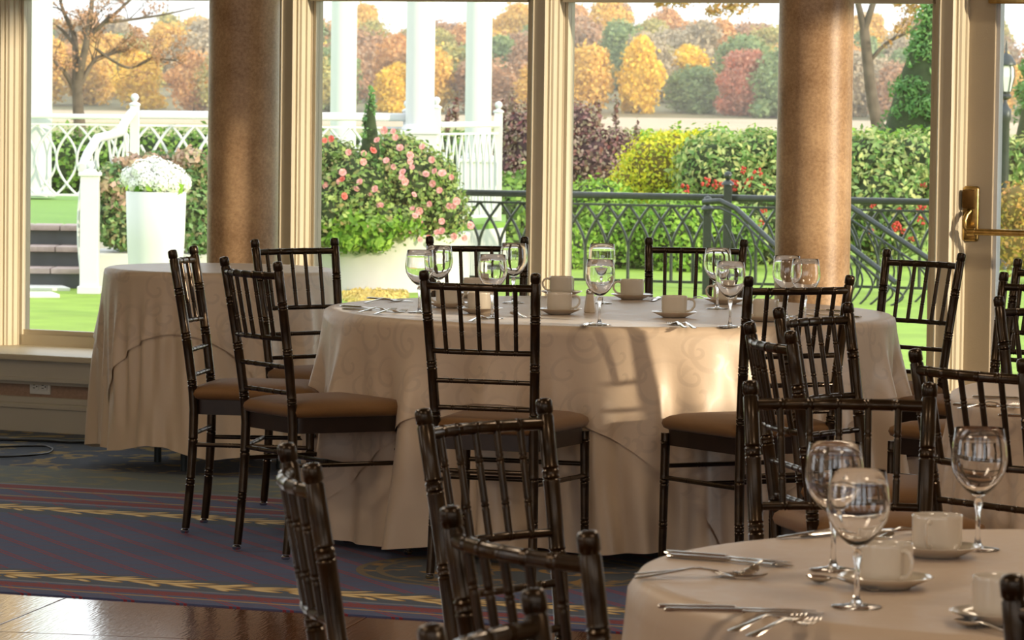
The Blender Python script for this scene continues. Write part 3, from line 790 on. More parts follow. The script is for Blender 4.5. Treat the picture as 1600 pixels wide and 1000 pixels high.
# ------------------------------------------------------------------ round tables and cloths
def fold_fn(seed):
    r_ = random.Random(seed)
    ph = [r_.uniform(0, 6.28) for _ in range(6)]
    def f(th, k):
        w = th * k + 1.1 * math.sin(2 * th + ph[0]) + 0.8 * math.sin(5 * th + ph[1])
        c = math.cos(w)
        s = (abs(c) ** 0.8) * (1 if c > 0 else -1)
        return s * (0.62 + 0.38 * math.sin(3 * th + ph[2])) + 0.35 * math.cos(w * 2.3 + ph[3])
    return f
def cloth_mesh(Rt, length, k, amp, flare, seed, off=0.0, square=None, sq_ang=0.0, nth=420, ztop=0.728, nd=26):
    ff = fold_fn(seed)
    mb = MB(); mb.uv = []
    rings = [0.0, 0.25, 0.5, 0.75, 0.9, 0.965]
    vs = []; fs = []
    for q in rings:
        for i in range(nth):
            th = 2 * PI * i / nth
            r = Rt * q
            vs.append((r * math.cos(th), r * math.sin(th), ztop + off * 0.5)); mb.uv.append((r * math.cos(th), r * math.sin(th)))
    for j in range(nd + 1):
        for i in range(nth):
            th = 2 * PI * i / nth
            Lm = length + 0.014 * math.sin(3 * th + seed) + 0.012 * math.sin(7 * th) if square is None else max(0.03, square / max(abs(math.cos(th - sq_ang)), abs(math.sin(th - sq_ang))) - Rt)
            u = j / nd
            d = Lm * u
            rnd = 0.018
            if d < rnd:
                a = d / rnd * PI / 2; r = Rt - 0.012 + 0.016 * math.sin(a); z = ztop - 0.016 * (1 - math.cos(a))
            else:
                r = Rt + 0.004; z = ztop - 0.016 - (d - rnd)
            e = min(1, max(0, (d - 0.02) / 0.34)); e = e * e * (3 - 2 * e)
            e2 = e * (0.75 + 0.25 * min(1, d / 0.7))
            f = ff(th, k)
            r += off + e2 * amp * f + flare * max(0, d - 0.01) + 0.006 * e * math.sin(th * k * 3.1 + z * 9)
            sh = 0.02 * e * math.sin(th * 4 + z * 5 + seed)     # folds drift sideways a little
            th2 = th + sh
            vs.append((r * math.cos(th2), r * math.sin(th2), max(z, 0.012) + off * 0.5))
            mb.uv.append((Rt * th, -d - 1.0))
    m_ = len(rings) + nd + 1
    for j in range(m_ - 1):
        for i in range(nth):
            fs.append((j * nth + i, j * nth + (i + 1) % nth, (j + 1) * nth + (i + 1) % nth, (j + 1) * nth + i))
    mb.add(vs, fs)
    return mb
def table(c, Rt, what, under_len, k, amp, flare, seed, square, sq_ang, lab_cloth, lab_over, rot=0, dz=0.0):
    e = empty('round_table', (c[0], c[1], 0.004), rot, what, 'table')
    MB().lathe([(Rt - 0.012, dz + 0.692), (Rt - 0.006, dz + 0.695), (Rt - 0.006, dz + 0.712), (Rt - 0.012, dz + 0.716), (0.05, dz + 0.716)], 72).build('tabletop', M['apron'], e, smooth=40)
    for a in range(4):
        th = a * PI / 2 + PI / 4 + 0.35
        lr = Rt * 0.62
        MB().tube([(lr * math.cos(th), lr * math.sin(th), 0.0), (lr * 0.97 * math.cos(th), lr * 0.97 * math.sin(th), 0.695 + dz)], 0.014, 12).build('leg', M['lantern_metal'], e, smooth=50)
    cl = cloth_mesh(Rt, under_len, k, amp, flare, seed, ztop=0.728 + dz).build('tablecloth', M['cloth'], smooth=80, loc=(c[0], c[1], 0.004))
    tag(cl, lab_cloth, 'tablecloth')
    if lab_over:
        ov = cloth_mesh(Rt, 0, k, amp, flare, seed, off=0.008, square=square, sq_ang=sq_ang, ztop=0.728 + dz).build('overlay_cloth', M['damask'], smooth=80, loc=(c[0], c[1], 0.004))
        tag(ov, lab_over, 'tablecloth')
    return e
MAIN = (0.315, 14.0); LEFT = (-1.105, 16.3); RIGHT = (2.0, 10.5); NEAR = (0.957, 6.62)
table(MAIN, 0.915, 'big round banquet table in the middle, hidden under its cloths', 0.685, 19, 0.050, 0.10, 3, 1.158, R(-112), 'floor-length ivory cloth under the damask overlay of the big table', 'square ivory damask overlay with sun stripes on the big table')
table(LEFT, 0.425, 'small round table by the left window, hidden under its cloths', 0.665, 12, 0.024, 0.07, 5, 0.655, R(-90 - 17), 'ivory floor cloth of the small left table, one table leg showing below it', 'square ivory damask overlay on the small empty table at left', dz=0.017)
table(RIGHT, 0.915, 'round table cut off at the right edge, under its cloth', 0.685, 19, 0.034, 0.10, 11, 1.15, R(-90 - 10), 'floor-length ivory cloth of the table cut off at the right edge', 'square ivory damask overlay on the table cut off at the right edge')
table(NEAR, 0.768, 'nearest round table at the lower right, under its cloth', 0.685, 17, 0.03, 0.10, 8, 1.15, 0.0, 'ivory cloth with soft folds on the nearest table at lower right', None)

# ------------------------------------------------------------------ tableware
ZC = 0.7365                     # height of the cloth surface
ZN = 0.7325
def make_glass():
    e = empty('wine_glass')
    H = 0.190
    outer = [(0.004, 0.082), (0.011, 0.0855), (0.0225, 0.0945), (0.0330, 0.107), (0.0405, 0.121), (0.0438, 0.136), (0.0440, 0.148), (0.0418, 0.168), (0.0382, 0.1895)]
    inner = [(0.0374, 0.1900), (0.0409, 0.168), (0.0430, 0.148), (0.0428, 0.136), (0.0394, 0.1215), (0.0318, 0.1085), (0.0215, 0.0970), (0.0095, 0.0895), (0.0005, 0.0875)]
    prof = [(0.0005, 0.0818)] + outer + inner
    mb = MB().lathe(prof, 40)
    mb.build('bowl', M['glass'], e, smooth=75)
    MB().lathe([(0.0005, 0.0060), (0.0085, 0.0062), (0.0050, 0.012), (0.0038, 0.022), (0.0036, 0.045), (0.0042, 0.058), (0.0062, 0.066), (0.0072, 0.071), (0.0062, 0.077), (0.0040, 0.0805), (0.0005, 0.0815)], 24).build('stem', M['glass'], e, smooth=75)
    MB().lathe([(0.0005, 0.0), (0.034, 0.0), (0.0350, 0.0012), (0.034, 0.0020), (0.020, 0.0036), (0.010, 0.0054), (0.0005, 0.0059)], 40).build('foot', M['glass'], e, smooth=75)
    return e
gp = make_glass()
GL = [((656, 391), 'n', 'wine glass above the left post of the centre chair, lower left of its pair'),
      ((686, 384), 'n', 'wine glass just right behind the one over the left post of the centre chair'),
      ((770, 398), 'n', 'wine glass seen above the middle of the centre chair'),
      ((803, 380), 'n', 'wine glass at upper right of the centre chair, before the window post'),
      ((941, 381), 'n', 'wine glass with only its bowl top showing behind another in mid-table'),
      ((938, 406), 'n', 'wine glass in the middle of the big table right of the shaker'),
      ((1122, 388), 'n', 'taller-looking wine glass left of the right front chair on the big table'),
      ((1142, 409), 'n', 'wine glass in full view just left of the right front chair'),
      ((1230, 400), 'n', 'wine glass before the orange-lit foot of the right column, left one'),
      ((1259, 405), 'n', 'wine glass before the orange-lit foot of the right column, right one'),
      ((1305, 692), 'f', 'wine glass at the back of the pair on the nearest table'),
      ((1342, 735), 'f', 'largest wine glass, in front of the pair on the nearest table'),
      ((1531, 669), 'f', 'wine glass standing alone right of the cups on the nearest table')]
for i, ((px, py), w, lab) in enumerate(GL):
    o = gp if i == 0 else copy_tree(gp)
    z = ZC if w == 'n' else ZN
    p = at_z(px, py, z + 0.1995)
    o.scale = (1.05, 1.05, 1.05)
    o.location = (p.x, p.y, z + 0.0005)
    o.rotation_euler = (0, 0, i)
    tag(o, lab, 'glass', 'wine glasses')
def make_cup():
    e = empty('coffee_cup')
    prof = [(0.0005, 0.002), (0.022, 0.002), (0.023, 0.0), (0.026, 0.0), (0.030, 0.003), (0.0365, 0.010), (0.0385, 0.020), (0.0388, 0.054), (0.0392, 0.0590), (0.0382, 0.0602), (0.0368, 0.0590), (0.0362, 0.052), (0.0358, 0.020), (0.033, 0.010), (0.026, 0.006), (0.0005, 0.0055)]
    MB().lathe(prof, 44).build('cup_body', M['china'], e, smooth=60)
    h = [(0.037, 0, 0.050), (0.046, 0, 0.0525), (0.056, 0, 0.049), (0.0615, 0, 0.039), (0.0600, 0, 0.027), (0.052, 0, 0.0165), (0.043, 0, 0.0125), (0.035, 0, 0.0125)]
    MB().tube(h, [0.0045, 0.0036, 0.0034, 0.0034, 0.0034, 0.0034, 0.0036, 0.0048], 10, flat=0.8, up=(0, 1, 0)).build('handle', M['china'], e, smooth=60)
    return e
def make_saucer():
    prof = [(0.0005, 0.003), (0.022, 0.003), (0.024, 0.0), (0.036, 0.0), (0.038, 0.002), (0.055, 0.0095), (0.0690, 0.0165), (0.0705, 0.0180), (0.0690, 0.0187), (0.054, 0.0125), (0.036, 0.0058), (0.0005, 0.0052)]
    return MB().lathe(prof, 56).build('saucer', M['china'], smooth=60)
cp = make_cup(); sp_ = make_saucer()
CU_ = [((700, 479), 'n', 200, 'ivory cup seen between the left spindles of the centre chair'),
       ((750, 488), 'n', 150, 'ivory cup seen between the middle spindles of the centre chair'),
       ((742, 464), 'n', 100, 'ivory cup mostly hidden behind the cup in mid-chair spindles'),
       ((877, 461), 'n', 176, 'ivory cup below the window post, farther one, handle to the left'),
       ((874, 489), 'n', 0, 'ivory cup left of the shaker, nearer one, handle to the right'),
       ((988, 466), 'n', 182, 'ivory cup right of the middle glasses with its handle to the left'),
       ((1054, 494), 'n', 0, 'ivory cup near the front edge of the big table behind crossed forks'),
       ((1134, 473), 'n', 178, 'ivory cup partly hidden behind the glass by the right front chair'),
       ((1197, 500), 'n', 190, 'ivory cup behind the back of the right front chair'),
       ((1467, 868), 'f', 248, 'ivory cup farthest back on the nearest table, handle facing us'),
       ((1387, 917), 'f', 302, 'ivory cup right behind the largest wine glass, handle facing us'),
       ((1568, 973), 'f', 20, 'ivory cup at the lower right corner behind the chair post')]
for i, ((px, py), w, ang, lab) in enumerate(CU_):
    z = ZC if w == 'n' else ZN
    p = at_z(px, py, z + 0.006)
    c = cp if i == 0 else copy_tree(cp)
    s = sp_ if i == 0 else copy_tree(sp_)
    p = Vector((p.x, p.y + 0.036, 0))
    s.location = (p.x, p.y, z + 0.0005); c.location = (p.x, p.y, z + 0.0068); c.scale = (1.05, 1.05, 1.03); s.scale = (1.03, 1.03, 1.0)
    c.rotation_euler = (0, 0, R(ang)); s.rotation_euler = (0, 0, i)
    tag(c, lab, 'cup', 'ivory coffee cups'); tag(s, 'ivory saucer under the ' + lab.replace('ivory ', '', 1), 'saucer', 'ivory saucers')
# salt shaker
p = at_z(922, 489, ZC)
sh = empty('salt_shaker', (p.x, p.y + 0.02, ZC), 0, 'small tapered beige salt shaker in the middle of the big table', 'shaker')
MB().lathe([(0.018, 0.0), (0.0195, 0.002), (0.0195, 0.012), (0.0135, 0.055), (0.0130, 0.060)], 8).build('shaker_body', M['shaker'], sh, smooth=30)
MB().lathe([(0.0135, 0.060), (0.0140, 0.062), (0.0138, 0.070), (0.010, 0.076), (0.002, 0.078)], 20).build('cap', M['chrome'], sh, smooth=50)
# card with a dark emblem leaning against the far cup
p = at_z(891, 461, ZC)
cd = empty('sugar_packet', (p.x, p.y - 0.01, ZC + 0.003), 0, 'small white packet with dark oval marks standing beside the far middle cup', 'packet')
MB().box((0, 0, 0.028), (0.026, 0.004, 0.056)).build('packet', M['outlet'], cd, smooth=0, bevel=0.001)
for zz in (0.038, 0.014):
    MB().lathe([(0.0095, 0), (0.0095, 0.001), (0.001, 0.0012)], 20).build('printed_mark', M['slot'], cd, smooth=0)
    o = cd.children[-1]
for o, zz in zip([c for c in cd.children if c.name.startswith('printed')], (0.040, 0.015)):
    o.rotation_euler = (PI / 2, 0, 0); o.location = (0, -0.002, zz)

# cutlery: lies along +x from handle end (x=0)
def strip(secs):
    """secs: (x, halfwidth, z, thickness)"""
    vs = []; fs = []; K = 10
    for (x, w, z, t) in secs:
        for k in range(K):
            a = 2 * PI * k / K
            vs.append((x, w * math.cos(a), z + t / 2 + t / 2 * math.sin(a)))
    for j in range(len(secs) - 1):
        for k in range(K): fs.append((j * K + k, j * K + (k + 1) % K, (j + 1) * K + (k + 1) % K, (j + 1) * K + k))
    fs.append(tuple(range(K))[::-1]); fs.append(tuple((len(secs) - 1) * K + k for k in range(K)))
    return MB().add(vs, fs)
def make_knife():
    e = empty('table_knife')
    strip([(0, 0.006, 0.001, 0.004), (0.003, 0.0095, 0, 0.0065), (0.03, 0.0095, 0, 0.0065), (0.08, 0.007, 0, 0.007), (0.105, 0.006, 0.0, 0.007), (0.112, 0.007, 0, 0.007)]).build('handle', M['steel'], e, smooth=60)
    strip([(0.111, 0.006, 0.0015, 0.003), (0.13, 0.0085, 0.0018, 0.0022), (0.19, 0.0100, 0.0018, 0.0018), (0.215, 0.0085, 0.0018, 0.0016), (0.228, 0.003, 0.0018, 0.0012)]).build('blade', M['steel'], e, smooth=60)
    return e
def make_fork():
    e = empty('table_fork')
    strip([(0, 0.006, 0.001, 0.002), (0.004, 0.0095, 0.001, 0.0025), (0.05, 0.006, 0.006, 0.003), (0.10, 0.0035, 0.012, 0.0035), (0.13, 0.0038, 0.008, 0.003)]).build('handle', M['steel'], e, smooth=60)
    mb = strip([(0.128, 0.004, 0.008, 0.003), (0.138, 0.010, 0.004, 0.0022), (0.150, 0.0125, 0.0015, 0.002), (0.156, 0.0125, 0.001, 0.002)])
    for q in (-0.0105, -0.0035, 0.0035, 0.0105):
        mb.tube([(0.155, q, 0.002), (0.175, q, 0.0015), (0.195, q * 0.95, 0.004), (0.204, q * 0.9, 0.0075)], [0.0019, 0.0019, 0.0016, 0.0007], 6)
    mb.build('tines', M['steel'], e, smooth=60)
    return e
def make_spoon():
    e = empty('teaspoon')
    strip([(0, 0.005, 0.001, 0.002), (0.004, 0.008, 0.001, 0.0025), (0.05, 0.005, 0.005, 0.003), (0.09, 0.003, 0.010, 0.003), (0.108, 0.004, 0.008, 0.003)]).build('handle', M['steel'], e, smooth=60)
    vs = []; fs = []; nr, na = 6, 24
    for s_ in (0, 1):
        for i in range(nr + 1):
            r = i / nr
            for k in range(na):
                a = 2 * PI * k / na
                x = 0.130 + 0.026 * r * math.cos(a) * (1 - 0.1 * math.cos(a)); y = 0.0165 * r * math.sin(a)
                z = 0.0016 * s_ + 0.0085 * r * r
                vs.append((x, y, z))
    m0 = (nr + 1) * na
    for s_ in (0, 1):
        for i in range(nr):
            for k in range(na):
                q = (i * na + k, i * na + (k + 1) % na, (i + 1) * na + (k + 1) % na, (i + 1) * na + k)
                fs.append(tuple(v + s_ * m0 for v in q))
    for k in range(na): fs.append((nr * na + k, nr * na + (k + 1) % na, m0 + nr * na + (k + 1) % na, m0 + nr * na + k))
    MB().add(vs, fs).build('spoon_bowl', M['steel'], e, smooth=60)
    return e
KN, FO, SPN = make_knife(), make_fork(), make_spoon()
protos = {'k': [KN, 'table_knife', 0.228, True], 'f': [FO, 'table_fork', 0.204, True], 's': [SPN, 'teaspoon', 0.156, True]}
CUT = [ # kind, handle end px, direction px (other end), surface, label
    ('k', (1040, 866), (1290, 886), 'f', 'upper table knife at the left rim of the nearest table, pointing right'),
    ('k', (1044, 871), (1275, 890), 'f', 'lower table knife of the upper pair at the left rim of the nearest table'),
    ('f', (992, 899), (1190, 905), 'f', 'table fork at the far left rim of the nearest table, handle pointing left'),
    ('f', (992, 906), (1180, 898), 'f', 'second table fork lying under the one at the far left rim of the nearest table'),
    ('f', (1225, 880), (1120, 910), 'f', 'slanting fork with raised handle crossing the left forks on the nearest table'),
    ('k', (1028, 951), (1300, 958), 'f', 'table knife at the left front of the nearest table, upper of two'),
    ('k', (1038, 956), (1310, 962), 'f', 'table knife at the left front of the nearest table, lower of two'),
    ('f', (1143, 989), (1335, 948), 'f', 'table fork in front of the largest glass, left of two glowing orange'),
    ('f', (1172, 997), (1370, 950), 'f', 'table fork in front of the largest glass, right of two glowing orange'),
    ('s', (1370, 925), (1284, 912), 'f', 'teaspoon whose bowl shines orange left of the cup behind the largest glass'),
    ('s', (1590, 998), (1450, 966), 'f', 'teaspoon shining orange in front of the lower right saucer'),
    ('f', (1215, 842), (1345, 838), 'f', 'table fork along the back rim of the nearest table, left of the cups'),
    ('f', (1450, 830), (1362, 845), 'f', 'table fork with tines pointing left beside the farthest cup'),
    ('k', (1250, 840), (1420, 828), 'f', 'table knife at the back rim of the nearest table behind the glasses'),
    ('k', (533, 479), (648, 488), 'n', 'table knife at the far left rim of the big table'),
    ('k', (536, 484), (650, 490), 'n', 'table knife just below the one at the far left rim of the big table'),
    ('f', (560, 489), (660, 482), 'n', 'table fork left of the centre chair post with tines up in the light'),
    ('f', (585, 492), (672, 484), 'n', 'second table fork left of the centre chair post'),
    ('k', (575, 467), (660, 473), 'n', 'thin-looking knife at the back left of the big table'),
    ('f', (570, 474), (640, 470), 'n', 'table fork crossing a knife at the back left of the big table'),
    ('f', (735, 503), (800, 492), 'n', 'table fork seen between the right spindles of the centre chair'),
    ('f', (1070, 513), (1008, 497), 'n', 'table fork on the front rim of the big table, tines up, left of two'),
    ('f', (1085, 514), (1022, 499), 'n', 'table fork on the front rim of the big table, tines up, right of two'),
    ('k', (910, 511), (960, 490), 'n', 'table knife foreshortened at the front rim below the middle glass'),
    ('k', (1030, 466), (1000, 480), 'n', 'table knife right of the cup with handle to the left'),
    ('f', (1120, 472), (1075, 468), 'n', 'table fork at the back right of the big table'),
    ('s', (820, 497), (790, 490), 'n', 'teaspoon beside the right post of the centre chair'),
    ('k', (1345, 497), (1240, 490), 'n', 'table knife on the right part of the big table, front one'),
    ('k', (1330, 489), (1235, 482), 'n', 'table knife on the right part of the big table, back one'),
    ('f', (1290, 500), (1215, 494), 'n', 'table fork on the right part of the big table behind a chair back'),
    ('k', (1490, 634), (1600, 640), 'r', 'table knife on the right-edge table, long silver handle at its left rim'),
    ('f', (1498, 640), (1596, 634), 'r', 'table fork on the right-edge table next to the knife'),
    ('k', (1560, 651), (1680, 655), 'r', 'table knife in front on the right-edge table'),
    ('k', (1520, 622), (1620, 626), 'r', 'table knife at the back of the right-edge table'),
]
for kd, a, c, w, lab in CUT:
    pr = protos[kd]
    o = pr[0] if pr[3] else copy_tree(pr[0]); pr[3] = False
    z = {'f': ZN, 'n': ZC, 'r': ZC}[w]
    p = at_z(*a, z); q = at_z(*c, z); d = (q - p); d.z = 0
    o.location = (p.x, p.y, z + 0.0006); o.rotation_euler = (0, 0, math.atan2(d.y, d.x))
    tag(o, lab, {'k': 'knife', 'f': 'fork', 's': 'spoon'}[kd], {'k': 'table knives', 'f': 'table forks', 's': 'teaspoons'}[kd])

# ------------------------------------------------------------------ cable on the carpet
pts = [at_z(x, y, 0.010) for x, y in ((-60, 697), (0, 698), (40, 697), (70, 697), (80, 700), (82, 703), (74, 708), (50, 711), (20, 713), (0, 713.5), (-60, 714))]
def smooth_path(P, n=6):
    out = []
    for i in range(len(P) - 1):
        p0, p1, p2, p3 = P[max(i - 1, 0)], P[i], P[i + 1], P[min(i + 2, len(P) - 1)]
        for k in range(n):
            t = k / n
            out.append(0.5 * ((2 * p1) + (-p0 + p2) * t + (2 * p0 - 5 * p1 + 4 * p2 - p3) * t * t + (-p0 + 3 * p1 - 3 * p2 + p3) * t ** 3))
    out.append(P[-1]); return out
o = MB().tube(smooth_path(pts), 0.0042, 8).build('cable', M['cable'], smooth=60)
tag(o, 'black cable making a loop on the carpet at the left edge below the outlet', 'cable')
pts = [at_z(x, y, 0.010) for x, y in ((-40, 686), (20, 687), (80, 689), (110, 691), (160, 690))]
o = MB().tube(smooth_path(pts), 0.006, 8).build('cable', M['cable'], smooth=60)
tag(o, 'black cable lying straight along the baseboard at the left', 'cable')

# ================================================================== outside
# terrain
def terr(x, y):
    if y < 60: return GZ
    if y < 240: return GZ - 1.2 * (y - 60) / 180
    if y < 445: return GZ - 1.2 - 1.35 * (y - 240) / 205
    z = -2.85
    u = min(1, (y - 445) / 190)
    hill = 6.3 * (u ** 0.9) + 0.9 * math.sin(x * 0.05 + 1) * u + 0.7 * math.sin(x * 0.13) * u
    return z + hill
def grid(x0, x1, y0, y1, nx, ny, name, m, fn, dz=0):
    vs = []; fs = []
    for j in range(ny + 1):
        for i in range(nx + 1):
            x = x0 + (x1 - x0) * i / nx; y = y0 + (y1 - y0) * j / ny
            vs.append((x, y, fn(x, y) + dz))
    for j in range(ny):
        for i in range(nx):
            a = j * (nx + 1) + i; fs.append((a, a + 1, a + nx + 2, a + nx + 1))
    o = MB().add(vs, fs).build(name, m, smooth=60); tag(o, kind='structure'); return o
# lawn stops at the building, follows the front wall
vs = [tuple(wp(-8, -0.13, GZ)), tuple(wp(9.5, -0.13, GZ)), (40, 10, GZ), (60, 60, GZ), (-60, 60, GZ), (-30, 25, GZ)]
o = MB().add(vs, [(0, 1, 2, 3, 4, 5)]).build('lawn', M['lawn'], smooth=0); tag(o, kind='structure')
# foundation of the building below the floor
struct(slab(-8, 9.5, -0.12, 0.3, GZ - 0.05, -0.02), 'foundation_wall', M['stucco'])
grid(-120, 140, 60, 240, 12, 12, 'meadow', mat('rough_meadow', (0.30, 0.34, 0.10), 0.9, col2=(0.40, 0.34, 0.16), vscale=0.2), terr)
grid(-150, 150, 240, 445, 10, 10, 'reed_field', M['field'], terr)
grid(-170, 170, 445, 760, 40, 20, 'wooded_hill', M['forest_floor'], terr)

# ---------------- foliage builder (numpy)
def leaf_cloud(name, blobs, n, size, m, parent=None, seed=0, aspect=1.6, shell=0.45, jitter=0.9, stuff=False, hang=0.0):
    """n leaf blades scattered through the outer shell of several ellipsoids"""
    r_ = np.random.RandomState(seed)
    vol = np.array([b_[1][0] * b_[1][1] + b_[1][1] * b_[1][2] for b_ in blobs]); vol = vol / vol.sum()
    idx = r_.choice(len(blobs), n, p=vol)
    C = np.array([b_[0] for b_ in blobs])[idx]; S = np.array([b_[1] for b_ in blobs])[idx]
    d = r_.normal(size=(n, 3)); d /= np.linalg.norm(d, axis=1)[:, None]
    rad = 1 - shell * r_.rand(n) ** 1.5
    rad *= 1 + 0.10 * r_.normal(size=n)
    P = C + S * d * rad[:, None]
    nr = d + jitter * r_.normal(size=(n, 3)) * 0.6; nr /= np.linalg.norm(nr, axis=1)[:, None]
    up = r_.normal(size=(n, 3)); up[:, 2] -= hang
    u = np.cross(nr, up); u /= np.linalg.norm(u, axis=1)[:, None] + 1e-9
    v = np.cross(nr, u)
    sz = size * (0.6 + 0.8 * r_.rand(n))[:, None]
    a = v * sz * aspect; b_ = u * sz
    bendv = nr * sz * 0.35
    V = np.stack([P - a, P + b_ * 0.9 + bendv, P + a, P - b_ * 0.9 + bendv], axis=1).reshape(-1, 3)
    F = np.arange(4 * n).reshape(n, 4)
    T = np.concatenate([F[:, [0, 1, 2]], F[:, [0, 2, 3]]])
    me = bpy.data.meshes.new(name)
    me.vertices.add(len(V)); me.vertices.foreach_set('co', V.astype(np.float32).ravel())
    me.loops.add(3 * len(T)); me.loops.foreach_set('vertex_index', T.astype(np.int32).ravel())
    me.polygons.add(len(T)); me.polygons.foreach_set('loop_start', (np.arange(len(T)) * 3).astype(np.int32)); me.polygons.foreach_set('loop_total', np.full(len(T), 3, dtype=np.int32))
    me.update(calc_edges=True)
    me.materials.append(m)
    o = bpy.data.objects.new(name, me); COL.objects.link(o)
    if parent: o.parent = parent
    if stuff: o['kind'] = 'stuff'
    return o
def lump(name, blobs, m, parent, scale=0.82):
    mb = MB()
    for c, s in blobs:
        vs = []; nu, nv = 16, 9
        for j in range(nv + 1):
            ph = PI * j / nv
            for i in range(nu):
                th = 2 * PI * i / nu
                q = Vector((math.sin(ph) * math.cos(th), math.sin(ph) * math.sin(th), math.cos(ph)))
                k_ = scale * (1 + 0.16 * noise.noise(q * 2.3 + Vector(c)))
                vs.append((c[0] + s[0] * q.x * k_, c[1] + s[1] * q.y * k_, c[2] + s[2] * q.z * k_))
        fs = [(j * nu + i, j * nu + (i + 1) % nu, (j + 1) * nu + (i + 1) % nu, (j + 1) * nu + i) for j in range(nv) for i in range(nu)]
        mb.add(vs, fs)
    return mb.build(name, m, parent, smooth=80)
def rel(base, pts):      # pts: (px, py, Y, rx, ry, rz) -> blobs relative to base
    out = []
    for px, py, Y, rx, ry, rz in pts:
        p = at_depth(px, py, Y) - Vector(base); out.append((tuple(p), (rx, ry, rz)))
    return out
def bush(name, px, Y, pts, n, size, lm, core, label, cat, seed, gz=None, **kw):
    p = at_depth(px, 300, Y); base = (p.x, p.y, GZ if gz is None else gz)
    e = empty(name, base, 0, label, cat)
    bl = rel(base, pts)
    lump('branches', bl, core, e)  # opaque filler lumps, shade inside the bush put into their dark colour
    leaf_cloud('foliage', bl, n, size, lm, e, seed=seed, **kw)
    return e, bl

LM = {}
LM['green'] = leaf_mat('green_leaves', [(0.08, 0.17, 0.03), (0.18, 0.34, 0.06), (0.30, 0.46, 0.10), (0.12, 0.24, 0.06)])
LM['bright'] = leaf_mat('bright_green_leaves', [(0.10, 0.26, 0.02), (0.28, 0.50, 0.05), (0.42, 0.62, 0.10), (0.16, 0.35, 0.04)])
LM['yellowgreen'] = leaf_mat('yellow_bush_leaves', [(0.52, 0.60, 0.03), (0.85, 0.74, 0.03), (0.78, 0.78, 0.08), (0.40, 0.55, 0.05)])
LM['purple'] = leaf_mat('purple_leaves', [(0.20, 0.08, 0.09), (0.32, 0.18, 0.17), (0.42, 0.33, 0.26), (0.30, 0.28, 0.17), (0.22, 0.06, 0.065)])
LM['ivy'] = leaf_mat('ivy_leaves', [(0.09, 0.20, 0.07), (0.18, 0.34, 0.10), (0.34, 0.48, 0.20), (0.30, 0.22, 0.12), (0.13, 0.27, 0.10)])
LM['faded'] = leaf_mat('faded_flower_leaves', [(0.52, 0.34, 0.25), (0.62, 0.42, 0.34), (0.35, 0.38, 0.18)])
LM['rose'] = leaf_mat('rose_leaves', [(0.13, 0.24, 0.06), (0.27, 0.42, 0.11), (0.48, 0.56, 0.18), (0.20, 0.32, 0.10), (0.40, 0.30, 0.14)])
LM['holly'] = leaf_mat('holly_leaves', [(0.09, 0.19, 0.05), (0.20, 0.38, 0.09), (0.42, 0.56, 0.20), (0.66, 0.66, 0.26), (0.15, 0.28, 0.08)])
LM['gold'] = leaf_mat('golden_shrub_leaves', [(0.40, 0.36, 0.05), (0.62, 0.42, 0.08), (0.55, 0.26, 0.09), (0.32, 0.36, 0.07)])
LM['conifer'] = leaf_mat('conifer_sprays', [(0.07, 0.19, 0.07), (0.14, 0.33, 0.10), (0.26, 0.46, 0.15), (0.10, 0.24, 0.08)])
LM['brown'] = leaf_mat('russet_leaves', [(0.42, 0.24, 0.13), (0.55, 0.32, 0.18), (0.45, 0.30, 0.20)])
LM['oak'] = leaf_mat('orange_oak_leaves', [(0.55, 0.28, 0.08), (0.42, 0.30, 0.12), (0.62, 0.40, 0.14)])

# ---------------- far hillside trees
fcols = {
    'golden': [(0.80, 0.48, 0.09), (0.88, 0.60, 0.14), (0.70, 0.46, 0.14)],
    'yellow': [(0.92, 0.58, 0.05), (0.95, 0.70, 0.10), (0.84, 0.54, 0.08)],
    'orange': [(0.74, 0.38, 0.13), (0.80, 0.46, 0.18), (0.66, 0.40, 0.18)],
    'olive': [(0.44, 0.44, 0.15), (0.58, 0.52, 0.18), (0.54, 0.42, 0.16)],
    'green': [(0.24, 0.36, 0.16), (0.34, 0.44, 0.18), (0.30, 0.38, 0.18)],
    'russet': [(0.60, 0.33, 0.17), (0.55, 0.34, 0.20), (0.44, 0.32, 0.22)],
    'red': [(0.74, 0.26, 0.15), (0.66, 0.32, 0.20), (0.55, 0.28, 0.20)],
    'grey': [(0.50, 0.40, 0.28), (0.56, 0.46, 0.30), (0.48, 0.42, 0.30)]}
crown_me = {}
def crown_blobs(seed):
    r_ = random.Random(seed); out = [((0, 0, 3.4), (2.3, 2.3, 3.1))]
    for i in range(9):
        a = r_.uniform(0, 6.28); q = r_.uniform(0.9, 2.1); z = r_.uniform(1.0, 5.9)
        s = r_.uniform(0.8, 1.4); q *= 1.0 if z < 4.6 else 0.55
        out.append(((q * math.cos(a), q * math.sin(a), z), (s, s, s * 0.9)))
    return out
for ci, (cn, cc) in enumerate(fcols.items()):
    lm = leaf_mat('far_%s_leaves' % cn, cc, rough=0.8, trans=0.2)
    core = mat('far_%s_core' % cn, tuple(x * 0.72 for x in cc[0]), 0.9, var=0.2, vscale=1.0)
    for v in range(2):
        bl = crown_blobs(ci * 5 + v)
        lo = leaf_cloud('crown', bl, 7000, 0.15, lm, seed=ci * 7 + v, shell=0.5, aspect=1.2, jitter=1.6)
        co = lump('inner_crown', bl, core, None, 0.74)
        crown_me[(cn, v)] = (lo.data, co.data)
        bpy.data.objects.remove(lo); bpy.data.objects.remove(co)
trunk_o = MB().tube([(0, 0, -0.6), (0.05, 0, 1.0), (0, 0.05, 3.2)], [0.22, 0.16, 0.09], 8).build('trunk', M['bark'], smooth=60)
trunk_me = trunk_o.data; bpy.data.objects.remove(trunk_o)
